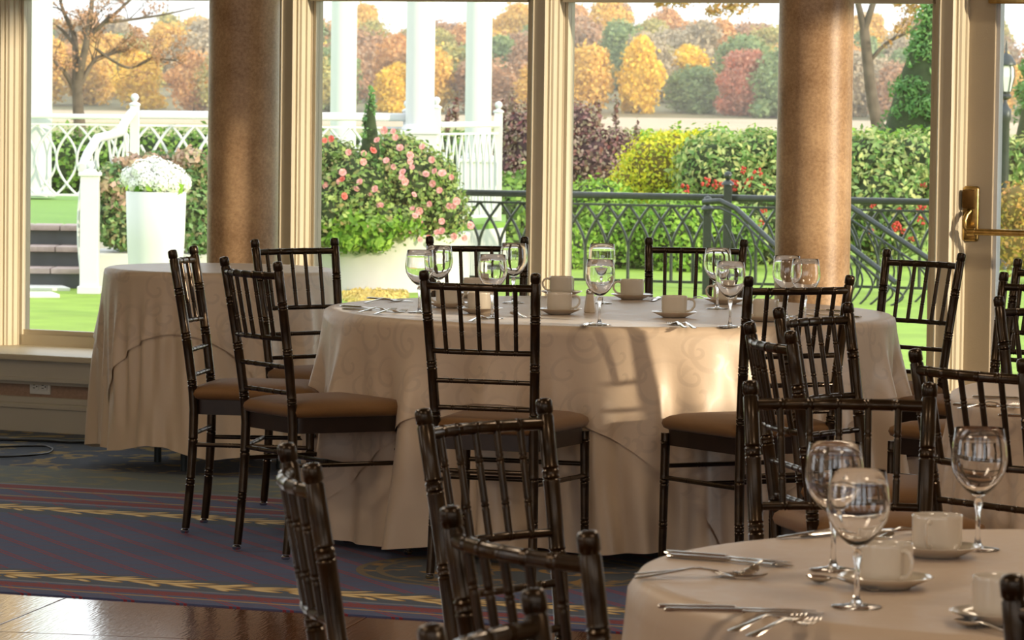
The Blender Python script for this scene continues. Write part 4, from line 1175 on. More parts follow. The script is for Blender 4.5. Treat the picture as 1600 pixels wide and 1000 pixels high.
def far_tree(x, y, h, w, cn, v, rz, label, grp):
    e = empty('autumn_tree', (x, y, terr(x, y) - 0.5), rz, label, 'tree', grp)
    e.scale = (w, w, h)
    c = bpy.data.objects.new('crown', crown_me[(cn, v)][0]); COL.objects.link(c); c.parent = e
    c2 = bpy.data.objects.new('inner_crown', crown_me[(cn, v)][1]); COL.objects.link(c2); c2.parent = e
    t = bpy.data.objects.new('trunk', trunk_me); COL.objects.link(t); t.parent = e
    o_last[0] = e
    return e
o_last = [None]; todo = []
names = list(fcols)
words = {'golden': 'golden', 'yellow': 'bright yellow', 'orange': 'orange', 'olive': 'olive', 'green': 'dull green', 'russet': 'russet brown', 'red': 'reddish', 'grey': 'nearly bare grey-brown'}
ROWS = [(450, 0.80, 24, ['golden', 'olive', 'green', 'grey', 'orange', 'golden', 'russet'], 'first'),
        (474, 0.86, 24, ['golden', 'orange', 'olive', 'grey', 'golden', 'yellow', 'green', 'russet'], 'second'),
        (505, 0.9, 25, ['orange', 'olive', 'golden', 'grey', 'russet', 'golden', 'green'], 'third'),
        (545, 0.92, 26, ['golden', 'russet', 'orange', 'green', 'olive', 'grey'], 'fourth'),
        (590, 0.95, 27, ['golden', 'russet', 'orange', 'olive', 'green', 'golden'], 'fifth'),
        (640, 0.92, 28, ['orange', 'golden', 'olive', 'russet', 'green', 'golden'], 'top')]
special = [(1000, 452, 'yellow', 1.22, 0.98, 'bright yellow tree standing free at the near edge of the far wood'),
           (1165, 451, 'red', 1.05, 1.05, 'reddish tree at the near edge of the far wood, right of the yellow one'),
           (620, 450, 'yellow', 0.80, 1.0, 'bright yellow tree low behind the white railing between two white columns'),
           (215, 450, 'yellow', 0.95, 1.0, 'yellow tree glowing low behind the branches of the left bare tree'),
           (1080, 455, 'green', 0.80, 1.25, 'broad green tree between the bright yellow and the reddish tree')]
for px, Y, cn, h, w, lab in special:
    x = at_depth(px, 150, Y).x
    far_tree(x, Y, h, w, cn, 0, px * 0.01, lab, None)
for (Y, h, n, pal, rn) in ROWS:
    half = 0.13 * Y + 4
    for i in range(n):
        x = -half + 2 * half * (i + 0.5 + rng.uniform(-0.28, 0.28)) / n
        y = Y + rng.uniform(-7, 7)
        px = 800 + x / y * FPX
        if rn == 'first' and any(abs(px - s[0]) < 42 for s in special): continue
        cn = rng.choice(pal)
        hh = h * 1.22 * rng.uniform(0.82, 1.2)
        far_tree(x, y, hh, rng.uniform(1.05, 1.45), cn, rng.randint(0, 1), rng.uniform(0, 6.28), None, 'trees of the far hillside')['px'] = px
        todo.append((o_last[0], cn, rn, px))

ORD = ['leftmost', 'second', 'third', 'fourth', 'fifth', 'sixth', 'seventh', 'eighth', 'ninth']
cnt = {}
for o, cn, rn, px in sorted(todo, key=lambda q: q[3]):
    wd = 'left window' if px < 436 else ('second window' if px < 858 else ('widest window' if px < 1490 else 'door glass'))
    k_ = (cn, rn, wd); i = cnt.get(k_, 0); cnt[k_] = i + 1
    o['label'] = '%s %s tree%s, %s hillside row, %s' % (ORD[min(i, 8)], words[cn], '' if i == 0 else ' from left', rn, wd)
    del o['px']

# ---------------- branching garden trees
def branch_tree(name, base, h, r0, seed, label, leaf, nleaf, lsize, spread=0.55, depth=5, lean=(0, 0), fork_at=0.35, limb=1.0):
    r_ = random.Random(seed)
    e = empty(name, base, 0, label, 'tree')
    mb = MB(); tips = []
    def grow(p, d, L, r, dep):
        n = 5; pts = [p]; q = p.copy(); dd = d.copy()
        for i in range(n):
            dd = (dd + Vector((r_.uniform(-1, 1), r_.uniform(-1, 1), r_.uniform(-0.4, 0.7))) * 0.12).normalized()
            q = q + dd * (L / n); pts.append(q.copy())
        mb.tube(pts, [r * (1 - 0.4 * i / n) for i in range(n + 1)], 8 if dep > 2 else 5)
        if dep <= 2: tips.extend(pts[2:])
        if dep == 0: return
        for j in range(2 if dep > 3 else 3):
            a = Vector((r_.uniform(-1, 1), r_.uniform(-1, 1), r_.uniform(-0.25, 0.6)))
            nd = (dd + a * spread * 1.5).normalized()
            grow(pts[-1] if j < 2 else pts[3], nd, L * (limb if dep == depth else 1.0) * r_.uniform(0.62, 0.85), r * 0.62, dep - 1)
    grow(Vector((0, 0, -0.05)), Vector((lean[0], lean[1], 1)).normalized(), h * fork_at, r0, depth)
    mb.build('trunk_and_branches', M['bark'], e, smooth=60)
    if nleaf:
        rs = [tips[r_.randrange(len(tips))] for _ in range(26)]
        bl = [(tuple(t), (h * 0.10, h * 0.10, h * 0.08)) for t in rs]
        leaf_cloud('foliage', bl, nleaf, lsize, leaf, e, seed=seed, shell=1.0)
    return e
def limb_tree(name, Y, limbs, label, leaf, blobs, nleaf, lsize, seed, twigs=40, twl=0.45):
    """limbs: lists of (px, py, dy, radius); twigs sprout from them"""
    r_ = random.Random(seed)
    p0 = at_depth(limbs[0][0][0], limbs[0][0][1], Y)
    base = Vector((p0.x, p0.y, terr(p0.x, p0.y)))
    e = empty(name, tuple(base), 0, label, 'tree')
    mb = MB(); allp = []
    for li, L in enumerate(limbs):
        P = smooth_path([at_depth(px, py, Y + dy) - base for px, py, dy, r in L], 5)
        rr = []
        for i in range(len(P)):
            u = i / (len(P) - 1) * (len(L) - 1); k_ = min(int(u), len(L) - 2)
            rr.append(L[k_][3] + (L[k_ + 1][3] - L[k_][3]) * (u - k_))
        mb.tube(P, rr, 9)
        if li > 0: allp += [(P[i], (P[i] - P[i - 1]).normalized(), rr[i]) for i in range(3, len(P))]
    ends = []
    def twig(p, d, L, r, dep):
        pts = [p]; q = p.copy()
        for i in range(4):
            d = (d + Vector((r_.uniform(-1, 1), r_.uniform(-1, 1), r_.uniform(-0.7, 0.9))) * 0.25).normalized(); q = q + d * (L / 4); pts.append(q.copy())
        mb.tube(pts, [r, r * 0.85, r * 0.7, r * 0.5, r * 0.3], 5)
        ends.append(q)
        if dep:
            for j in range(3):
                twig(pts[2 + j % 3], (d + Vector((r_.uniform(-1, 1), r_.uniform(-1, 1), r_.uniform(-0.8, 0.9))) * 0.8).normalized(), L * 0.62, r * 0.55, dep - 1)
    for i in range(twigs):
        p, d, r = allp[r_.randrange(len(allp))]
        twig(p, (d + Vector((r_.uniform(-1, 1), r_.uniform(-1, 1), r_.uniform(-0.6, 0.9))) * 0.9).normalized(), twl * r_.uniform(0.6, 1.3), min(r * 0.5, 0.016), 2)
    mb.build('trunk_and_branches', M['bark'], e, smooth=60)
    if nleaf:
        bl = [(tuple(t), (0.10, 0.10, 0.08)) for t in ends] if blobs is None else rel(base, [(q[0], q[1], Y + q[2], q[3], q[4], q[5]) for q in blobs])
        leaf_cloud('foliage', bl, nleaf, lsize, leaf, e, seed=seed, shell=1.0)
    return e
limb_tree('bare_tree', 76, [
    [(126, 214, 0, 0.115), (122, 170, 0, 0.10), (120, 125, 0, 0.09)],
    [(119, 130, 0, 0.08), (118, 80, 0.1, 0.06), (114, 50, 0.2, 0.045), (100, 20, 0.2, 0.035), (90, -15, 0.2, 0.02)],
    [(122, 125, 0, 0.08), (134, 70, -0.1, 0.06), (141, 28, -0.1, 0.05), (146, -25, 0, 0.03)],
    [(124, 135, 0, 0.05), (140, 105, 0.1, 0.04), (152, 90, 0.2, 0.03), (175, 84, 0.3, 0.02)],
    [(117, 140, 0, 0.06), (101, 113, 0, 0.04), (85, 95, 0, 0.03), (70, 60, 0, 0.02)],
    [(136, 60, -0.1, 0.045), (160, 38, -0.2, 0.04), (188, 14, -0.2, 0.03), (215, -12, -0.2, 0.02)],
    [(150, 76, 0.2, 0.03), (178, 96, 0.2, 0.025), (205, 106, 0.3, 0.022), (240, 92, 0.3, 0.018), (275, 95, 0.3, 0.01)],
    [(116, 70, 0.1, 0.035), (100, 50, 0.2, 0.03), (88, 40, 0.2, 0.02)],
    [(165, 35, -0.2, 0.03), (210, 30, 0, 0.025), (260, 22, 0, 0.018), (305, 12, 0, 0.01)]],
    'dark branching tree with thin russet leaves beyond the white railing at left', LM['brown'], None, 6500, 0.015, 3, 46, 0.50)
limb_tree('bare_tree', 66, [
    [(1376, 216, 0, 0.11), (1362, 150, 0, 0.09), (1355, 90, 0, 0.085), (1350, 45, 0, 0.075)],
    [(1351, 55, 0, 0.06), (1343, 15, 0, 0.05), (1332, -25, 0, 0.04)],
    [(1350, 48, 0, 0.06), (1362, 12, 0, 0.05), (1374, -25, 0, 0.04)],
    [(1357, 98, 0, 0.035), (1385, 68, 0, 0.028), (1415, 52, 0, 0.022), (1455, 32, 0, 0.015), (1480, 20, 0, 0.01)]],
    'slender grey tree with one long right-hand branch, right of the right indoor column', LM['oak'], None, 900, 0.018, 8, 9, 0.35)
limb_tree('oak_tree', 60, [
    [(1250, 218, 0, 0.10), (1246, 120, 0, 0.09), (1240, 0, 0, 0.08), (1225, -60, 0, 0.06)],
    [(1235, -45, 0, 0.04), (1180, -50, 0, 0.03), (1120, -40, 0, 0.02), (1060, -30, 0, 0.015), (1020, -22, 0, 0.01)],
    [(1180, -50, 0, 0.02), (1160, -20, 0, 0.015), (1140, 8, 0, 0.008)],
    [(1240, -10, 0, 0.03), (1290, -40, 0, 0.02), (1380, -40, 0, 0.015), (1430, -15, 0, 0.01)]],
    'orange-leaved oak twigs hanging into the top of the widest window', LM['oak'], [(1140, 12, 0, 0.35, 0.3, 0.12), (1060, 2, 0, 0.30, 0.3, 0.08), (1030, 5, 0, 0.08, 0.2, 0.06), (1170, 0, 0, 0.2, 0.3, 0.12), (1115, 20, 0, 0.16, 0.2, 0.08), (1430, 12, 0, 0.18, 0.2, 0.12), (1405, 4, 0, 0.12, 0.2, 0.05)], 900, 0.020, 9, 14, 0.3)

# ---------------- conifers
def conifer(px, Y, h, r, label, seed, n=30000, zbase=None):
    p = at_depth(px, 300, Y); zb = GZ if zbase is None else zbase
    e = empty('evergreen_tree', (p.x, p.y, zb), 0, label, 'tree')
    bl = []
    L = 12
    rr = random.Random(seed)
    for i in range(L):
        u = i / (L - 1); rad = r * (1 - u * 0.86); z = h * (0.08 + 0.90 * u)
        for k_ in range(7 if u < 0.6 else 4):
            a = rr.uniform(0, 6.28)
            bl.append(((rad * 0.62 * math.cos(a), rad * 0.62 * math.sin(a), z), (rad * 0.5, rad * 0.5, h * 0.07)))
    mbk = MB().tube([(0, 0, -0.05), (0, 0, h * 0.95)], [r * 0.09, r * 0.02], 8); mbk.build('trunk', M['bark'], e, smooth=60)
    MB().lathe([(r * 0.7, h * 0.06), (r * 0.62, h * 0.3), (r * 0.4, h * 0.6), (0.01, h * 0.98)], 20).build('inner_shade_core', M['core'], e, smooth=60)  # solid filler cone, its dark colour stands for the inner shade
    leaf_cloud('foliage', bl, n, max(0.009, h * 0.0055), LM['conifer'], e, seed=seed, aspect=2.6, jitter=1.5, shell=0.7)
    return e
conifer(1448, 58, 2.9, 1.05, 'feathery evergreen tree seen left of the garden door post', 31)
conifer(1655, 56, 3.4, 0.95, 'dark evergreen tree filling the door glass behind the lamp post', 32, 34000)
conifer(578, 35.4, 1.36, 0.22, 'small pointed conifer rising out of the rose planter', 33, 6000, zbase=-0.02)

# ---------------- stage (raised turf terrace) with steps, gazebo columns and white railings
SZ = 0.19
stage = empty('garden_stage', at_depth(460, 330, 36.0).to_tuple()[:2] + (GZ,), 0, 'raised turf terrace with stone-nosed steps at left, under the white columns', 'terrace')
sinv = Matrix.Translation(-stage.location)
def spart(mb, name, m, parent=stage, **kw):
    o = mb.build(name, m, **kw); o.parent = parent; o.matrix_parent_inverse = sinv; return o
xl = at_depth(-260, 330, 36).x; xr = at_depth(790, 330, 38).x
poly = [(xl, 36.1), (at_depth(650, 330, 36.1).x, 36.1), (xr, 38.2), (xr, 44.2), (xl, 44.2)]
spart(MB().prism(poly, GZ, SZ - 0.05), 'terrace_base', M['stucco'], smooth=0)
spart(MB().prism(poly, SZ - 0.05, SZ - 0.002), 'turf_surface', M['turf'], smooth=0)
xs0, xs1 = at_depth(-200, 400, 35.5).x, at_depth(128, 400, 35.3).x
for i in range(3):
    zt = SZ - i * 0.163; yf = 35.95 - i * 0.36
    spart(MB().box(((xs0 + xs1) / 2, yf + 0.25, (zt - 0.045 + GZ) / 2), (xs1 - xs0, 0.4, zt - 0.045 - GZ)), 'riser', M['riser'], smooth=0)
    nose = MB()
    npc = 7
    for q in range(npc):
        x0 = xs0 + (xs1 - xs0) * q / npc; x1 = xs0 + (xs1 - xs0) * (q + 1) / npc
        pc_ = MB().box(((x0 + x1) / 2, yf + 0.20, zt - 0.022), (x1 - x0 - 0.006, 0.42, 0.046))
        spart(pc_, 'nosing_stone', M['brick_nose'], smooth=40, bevel=0.012)
def ext_column(px, Y, r, zb, label, ptop):
    p = at_depth(px, 100, Y)
    e = empty('white_column', (p.x, p.y, zb), 0, label, 'column', 'white gazebo columns')
    if ptop > zb + 0.1:
        MB().box((0, 0, (ptop - zb) / 2), (r * 2.6, r * 2.6, ptop - zb)).build('pedestal', M['white_ext'], e, smooth=0, bevel=0.01)
        MB().box((0, 0, ptop - zb + 0.01), (r * 2.9, r * 2.9, 0.03)).build('pedestal_cap', M['white_ext'], e, smooth=0, bevel=0.006)
    b_ = ptop - zb + 0.02
    MB().lathe([(r * 1.25, b_), (r * 1.28, b_ + 0.02), (r * 1.12, b_ + 0.05), (r, b_ + 0.06), (r, b_ + 1.2), (r * 0.97, b_ + 4.0)], 48).build('shaft', M['white_ext'], e, smooth=40)
    MB().box((0, 0, b_ + 4.05), (r * 2.6, r * 2.6, 0.1)).build('capital', M['white_ext'], e, smooth=0)
    return e
ext_column(56, 43.2, 0.165, SZ, 'white garden column at far left beside the window post', SZ)
ext_column(537, 41.8, 0.125, SZ, 'left one of the three white columns in the second window', SZ + 0.5)
ext_column(657, 36.9, 0.122, SZ, 'middle one of the three white columns in the second window', 0.98)
ext_column(748, 39.6, 0.120, SZ, 'right one of the three white columns in the second window', SZ + 0.5)
def white_post(px, Y, zt, label, zb=SZ, w=0.075, dia=0.035):
    p = at_depth(px, 250, Y)
    e = empty('railing_post', (p.x, p.y, zb), 0, label, 'post', 'white railing posts')
    h = zt - zb
    MB().box((0, 0, h / 2), (w, w, h)).build('shaft', M['white_ext'], e, smooth=0, bevel=0.004)
    MB().lathe([(w * 0.62, h), (w * 0.68, h + 0.012), (w * 0.45, h + 0.025), (w * 0.22, h + 0.034), (w * 0.22, h + 0.04), (dia * 0.75, h + 0.048), (dia, h + 0.07), (dia * 0.75, h + 0.094), (0.003, h + 0.104)], 20).build('ball_finial', M['white_ext'], e, smooth=60)
    return e
white_post(210, 36.3, 1.19, 'white post with ball finial at the top of the garden steps')
white_post(636, 37.0, 1.16, 'white post with ball finial just left of the middle white column')
white_post(681, 37.2, 1.19, 'white post with ball finial just right of the middle white column')
white_post(778, 38.4, 1.15, 'white post with ball finial at the right end of the white railing')
def lattice_rail(A, B, zb, zt, n, label, name='white_railing', m=None, wbulge=1.0, rr=0.011, capw=0.075, caph=0.05, sub=0.055, group='white lattice railings', power=0.9):
    """A, B: plan points. Interlaced pointed arches between a top and a bottom rail"""
    m = m or M['white_ext']
    A = Vector((A[0], A[1], 0)); B = Vector((B[0], B[1], 0)); L = (B - A).length; d = (B - A) / L
    e = empty(name, (A.x, A.y, zb), math.atan2(d.y, d.x), label, 'railing', group)
    H = zt - zb
    mb = MB().box((L / 2, 0, H - caph / 2), (L, capw, caph)); mb.build('top_rail', m, e, smooth=40, bevel=min(caph, capw) * 0.3, seg=3)
    MB().box((L / 2, 0, H - caph - sub), (L, capw * 0.45, 0.018)).build('middle_rail', m, e, smooth=0)
    MB().box((L / 2, 0, 0.05), (L, capw * 0.45, 0.022)).build('bottom_rail', m, e, smooth=0)
    z1 = H - caph - sub; z0 = 0.055; pitch = L / n
    for i in range(-1, n + 1):
        for sgn in (-1, 1):
            pts = []
            for q in range(15):
                u = q / 14
                sh_ = max(0.0, math.sin(PI * u)) ** power if power > 0.6 else math.sin(PI / 2 * min(1.0, (1 - u) / 0.62))
                x = pitch * (i + 0.5) + sgn * wbulge * pitch * sh_
                pts.append((x, sgn * 0.006, z0 + (z1 - z0) * u))
            pts = [p_ for p_ in pts if -0.001 <= p_[0] <= L + 0.001]
            if len(pts) < 4: continue
            MB().tube(pts, rr, 6).build('lattice_bar', m, e, smooth=60)
    return e
pA = at_depth(40, 300, 42.9); pB = at_depth(200, 300, 42.9)
lattice_rail(pA, pB, SZ, 1.045, 5, 'white lattice railing between the far left column and the step post', rr=0.012)
pA = at_depth(214, 300, 36.4); pB = at_depth(634, 300, 37.0)
lattice_rail(pA, pB, SZ, 1.15, 12, 'long white lattice railing passing behind the left indoor column', caph=0.07, capw=0.09, rr=0.013)
pA = at_depth(684, 300, 37.3); pB = at_depth(775, 300, 38.35)
lattice_rail(pA, pB, SZ, 1.075, 9, 'short white railing of close-set bars at the right end of the terrace', rr=0.010, wbulge=0.55)
# newel and handrail of the steps
np_ = at_depth(140, 400, 34.5)
nw = empty('step_newel', (np_.x, np_.y, GZ), 0, 'white newel post with ball cap at the foot of the garden steps', 'post')
MB().box((0, 0, 0.47), (0.145, 0.145, 0.94)).build('shaft', M['white_ext'], nw, smooth=0, bevel=0.006)
MB().box((0, 0, 0.03), (0.18, 0.18, 0.06)).build('base', M['white_ext'], nw, smooth=0, bevel=0.006)
MB().box((0, 0, 0.955), (0.175, 0.175, 0.03)).build('cap', M['white_ext'], nw, smooth=0, bevel=0.006)
MB().lathe([(0.06, 0.97), (0.05, 0.985), (0.02, 1.0), (0.03, 1.01), (0.036, 1.03), (0.02, 1.055), (0.002, 1.06)], 18).build('ball_finial', M['white_ext'], nw, smooth=60)
hr = [at_depth(128, 262, 34.6), at_depth(137, 240, 34.9), at_depth(152, 216, 35.3), at_depth(170, 212, 35.5), at_depth(187, 207, 35.7), at_depth(197, 188, 36.0), at_depth(206, 176, 36.25)]
hrail = empty('step_handrail', tuple(hr[0]), 0, 'white handrail climbing in two ramps from the newel to the step post', 'railing')
hb = [p_ - hr[0] for p_ in hr]
MB().tube(hb, 0.038, 12).build('handrail', M['white_ext'], hrail, smooth=60)
for i in range(7):
    u = (i + 0.6) / 7.4; k_ = u * (len(hb) - 1); j = int(k_); q = hb[j].lerp(hb[j + 1], k_ - j)
    zb_ = (GZ if u < 0.35 else (-0.13 if u < 0.6 else 0.03)) - hr[0].z
    pts = [(q.x + 0.05 * math.sin(PI * w_ / 8) * (1 if i % 2 else -1), q.y, q.z - (q.z - zb_) * w_ / 8) for w_ in range(9)]
    MB().tube(pts, 0.011, 6).build('baluster', M['white_ext'], hrail, smooth=60)

# paving slabs
for (px, py, w, dd) in ((62, 452, 0.42, 0.55), (52, 463, 0.36, 0.42)):
    p = at_z(px, py, GZ)
    o = MB().box((0, 0, 0.012), (w, dd, 0.03)).build('paving_slab', M['paver'], smooth=0, bevel=0.006, loc=(p.x, p.y, GZ)); o.rotation_euler = (0, 0, 0.25)
    tag(o, 'white paving slab in the grass at the foot of the steps, %s one' % ('far' if py < 460 else 'near'), 'slab', 'paving slabs')

# tall white planter with hydrangeas
p = at_depth(244, 300, 31.4)
pl = empty('tall_planter', (p.x, p.y, GZ), 0, 'tall tapering white planter behind the small left table', 'planter')
zt = p.z - GZ + 0.0
rt = 0.219
MB().lathe([(rt * 0.78, 0), (rt * 0.82, 0.02), (rt * 0.86, 0.2), (rt * 0.955, 0.55), (rt, zt), (rt * 0.985, zt + 0.004), (rt * 0.93, zt), (rt * 0.90, zt - 0.06)], 56).build('pot', M['planter'], pl, smooth=50)
MB().lathe([(rt * 0.90, zt - 0.08), (rt * 0.90, zt - 0.055), (0.01, zt - 0.045)], 32).build('soil', M['soil'], pl, smooth=0)
hy = empty('hydrangea', (p.x, p.y, GZ + zt - 0.05), 0, 'white hydrangea bunch filling the tall white planter', 'flowers')
def blossom_ball(r, n, pet, seed):
    r_ = random.Random(seed); mb = MB()
    for i in range(n):
        z = 1 - 2 * (i + 0.5) / n; a = i * 2.39996
        d = Vector((math.sqrt(1 - z * z) * math.cos(a), math.sqrt(1 - z * z) * math.sin(a), z))
        c = d * r * r_.uniform(0.86, 1.05)
        u = d.orthogonal().normalized(); v = d.cross(u); t0 = r_.uniform(0, 1.5)
        for k_ in range(4):
            aa = t0 + k_ * PI / 2; e1 = u * math.cos(aa) + v * math.sin(aa); e2 = d.cross(e1)
            mb.add([c, c + e1 * pet * 0.6 + e2 * pet * 0.5, c + e1 * pet * 1.15 + d * pet * 0.2, c + e1 * pet * 0.6 - e2 * pet * 0.5], [(0, 1, 2, 3)])
    return mb
hp = None
for i, (px, py, dy, r) in enumerate([(206, 278, 0, 0.085), (222, 268, -0.08, 0.085), (240, 264, -0.02, 0.092), (256, 270, -0.10, 0.090), (272, 276, -0.02, 0.085), (284, 286, 0.0, 0.075), (230, 284, -0.14, 0.080), (250, 286, -0.16, 0.078), (214, 290, -0.08, 0.070), (268, 290, -0.12, 0.07)]):
    q = at_depth(px, py, 31.4 + dy) - hy.location
    if hp is None:
        hp = blossom_ball(0.085, 80, 0.021, 4).build('flower_head', M['petal_white'], hy, smooth=0); o = hp
        core_me = MB().lathe([(0.005, -0.06), (0.042, -0.042), (0.06, 0), (0.042, 0.042), (0.005, 0.06)], 12).build('tmp', M['petal_white'], smooth=60)
    else:
        o = hp.copy(); COL.objects.link(o); o.parent = hy
    o.location = q; o.scale = (r / 0.085,) * 3; o.rotation_euler = (i, i * 2, i * 3)
    c_ = core_me.copy(); c_.name = 'flower_core'; COL.objects.link(c_); c_.parent = o; c_.location = (0, 0, 0)
bpy.data.objects.remove(core_me)
lf = leaf_cloud('leaves', rel(hy.location, [(245, 292, 31.35, 0.20, 0.16, 0.05)]), 160, 0.028, LM['bright'], hy, seed=5)

# low planter wall with ivy left of the big column
p = at_depth(235, 430, 34.6)
lw = MB().box((0, 0, 0.16), (1.0, 0.9, 0.32)).build('low_planter', M['stucco'], smooth=0, bevel=0.02, loc=(p.x, p.y + 0.5, GZ))
tag(lw, 'low pale planter wall under the ivy behind the tall white planter', 'planter')
e, bl = bush('ivy_shrub', 240, 35.1, [(180, 340, 34.9, 0.16, 0.35, 0.24), (175, 290, 34.9, 0.13, 0.3, 0.18), (300, 330, 34.9, 0.20, 0.35, 0.30), (240, 330, 35.2, 0.35, 0.4, 0.38), (310, 270, 35.0, 0.14, 0.3, 0.16), (250, 260, 35.2, 0.30, 0.3, 0.12), (190, 365, 34.75, 0.16, 0.2, 0.13), (315, 370, 34.8, 0.14, 0.3, 0.16)],
     12000, 0.016, LM['ivy'], M['core'], 'ivy and fading blooms around the tall white planter', 'shrub', 41)
leaf_cloud('faded_blooms', rel(e.location, [(170, 290, 34.8, 0.12, 0.3, 0.10), (225, 255, 35.0, 0.25, 0.25, 0.08), (300, 250, 34.9, 0.16, 0.25, 0.10), (185, 315, 34.75, 0.10, 0.2, 0.08)]), 900, 0.019, LM['faded'], e, seed=3)

# round white planter and rose bush
p = at_depth(592, 400, 36.0)
MBp = MB().lathe([(0.76, 0), (0.76, 0.02), (0.745, 0.40), (0.76, 0.43), (0.76, 0.47), (0.70, 0.475), (0.70, 0.40)], 96)
rp_ = MBp.build('round_planter', M['stucco'], smooth=40, loc=(p.x, p.y, GZ))
tag(rp_, 'wide round white planter under the pink rose bush', 'planter')
p2 = [(560, 300, 35.5, 0.42, 0.45, 0.36), (520, 330, 35.4, 0.30, 0.4, 0.34), (640, 290, 35.6, 0.40, 0.4, 0.34), (690, 330, 35.6, 0.22, 0.35, 0.26), (600, 345, 35.35, 0.42, 0.35, 0.18), (560, 360, 35.25, 0.30, 0.2, 0.14), (620, 245, 35.7, 0.26, 0.3, 0.20), (520, 250, 35.6, 0.22, 0.3, 0.18), (680, 275, 35.6, 0.18, 0.3, 0.16), (475, 350, 35.5, 0.25, 0.3, 0.25)]
rb, bl = bush('rose_bush', 600, 35.5, p2, 20000, 0.0145, LM['rose'], M['core'], 'pink flowering rose bush spilling over the round white planter', 'shrub', 42, gz=0.05)
leaf_cloud('trailing_vine', rel(rb.location, [(580, 352, 35.15, 0.40, 0.15, 0.12), (540, 375, 35.1, 0.16, 0.1, 0.08), (590, 380, 35.1, 0.10, 0.1, 0.06)]), 1300, 0.026, LM['bright'], rb, seed=9, hang=0.5)
def rose_mesh(mname):
    mb = MB(); r_ = random.Random(3)
    for lay, (n, rad, zz, tilt) in enumerate(((5, 0.030, 0.0, 0.5), (5, 0.022, 0.008, 0.9), (4, 0.013, 0.014, 1.2))):
        for k_ in range(n):
            a = 2 * PI * k_ / n + lay
            e1 = Vector((math.cos(a), math.sin(a), 0)); e2 = Vector((-math.sin(a), math.cos(a), 0)); up = Vector((0, 0, 1))
            o1 = e1 * math.cos(tilt) + up * math.sin(tilt)
            c = Vector((0, 0, zz))
            mb.add([c, c + o1 * rad * 0.6 + e2 * rad * 0.62, c + o1 * rad * 1.0 + e2 * rad * 0.35, c + o1 * rad * 1.05, c + o1 * rad - e2 * rad * 0.35, c + o1 * rad * 0.6 - e2 * rad * 0.62], [(0, 1, 2, 3), (0, 3, 4, 5)])
    mb.add([(0.014 * math.cos(a * PI / 4), 0.014 * math.sin(a * PI / 4), 0.006) for a in range(8)] + [(0, 0, 0.028)], [(a, (a + 1) % 8, 8) for a in range(8)])
    return mb.build('rose', M[mname], smooth=0)
roses_px = [(507, 220), (519, 217), (545, 238), (568, 240), (582, 236), (604, 252), (615, 206), (601, 204), (567, 253), (640, 253), (644, 262), (630, 270), (628, 278), (614, 261), (632, 284), (675, 250), (680, 268), (690, 272), (665, 273), (692, 270), (706, 277), (677, 287), (687, 298), (646, 305), (594, 322), (605, 337), (672, 319), (655, 330), (655, 345), (648, 338), (645, 327), (691, 362), (690, 346), (641, 361), (735, 353), (563, 285), (535, 281), (541, 296), (537, 307), (530, 284), (581, 290), (587, 296), (556, 296), (578, 304), (535, 270), (710, 322), (702, 322), (713, 315), (734, 352), (683, 364), (670, 372), (710, 370), (725, 372), (656, 375), (625, 232), (590, 220), (660, 230), (640, 243), (508, 290), (618, 215)]
rs_p, rs_r = rose_mesh('petal_pink'), rose_mesh('petal_red')
used = set()
for i, (px, py) in enumerate(roses_px):
    src = rs_r if i in (0, 1, 4, 36, 37, 38, 50) else rs_p
    if src in used: o = src.copy(); COL.objects.link(o)
    else: o = src; used.add(src)
    dpt = 35.12 + 0.10 * math.sin(i * 2.1) + (0.12 if py < 250 else 0)
    q = at_depth(px, py, dpt)
    o.parent = rb; o.location = q - rb.location
    o.rotation_euler = (R(70) + 0.3 * math.sin(i), 0.4 * math.cos(i * 3), 0.5 * math.sin(i * 5)); s_ = 0.85 + 0.35 * ((i * 37) % 10) / 10; o.scale = (s_, s_, s_)

# ---------------- iron railing
iA = at_depth(700, 300, 37.2); iB = at_depth(1135, 300, 36.6); iC = at_depth(1520, 300, 36.0)
ZI = 0.50
def iron(A, B, n, label):
    return lattice_rail(A, B, GZ, ZI, n, label, name='iron_railing', m=M['iron'], wbulge=1.0, power=0.55, rr=0.013, capw=0.08, caph=0.055, sub=0.05, group='iron garden railings')
iron(iA, iB, 13, 'dark iron railing of interlaced arches left of its ball-topped post')
iron(iB, iC, 12, 'dark iron railing of interlaced arches right of its ball-topped post')
def iron_post(px, Y, zt, label, w=0.07, ball=0.035):
    p = at_depth(px, 300, Y)
    e = empty('iron_post', (p.x, p.y, GZ), 0, label, 'post', 'iron railing posts'); h = zt - GZ
    MB().box((0, 0, h / 2), (w, w, h)).build('shaft', M['iron'], e, smooth=0, bevel=0.005)
    MB().lathe([(w * 0.75, h), (w * 0.75, h + 0.015), (w * 0.4, h + 0.035), (w * 0.2, h + 0.045), (ball * 0.8, h + 0.055), (ball, h + 0.08), (ball * 0.75, h + 0.105), (0.003, h + 0.115)], 20).build('ball_finial', M['iron'], e, smooth=60)
    return e
iron_post(1137, 36.5, 0.585, 'dark iron post with ball finial in the middle of the widest window')
iron_post(1106, 35.6, 0.40, 'lower dark iron post starting the descending handrail')
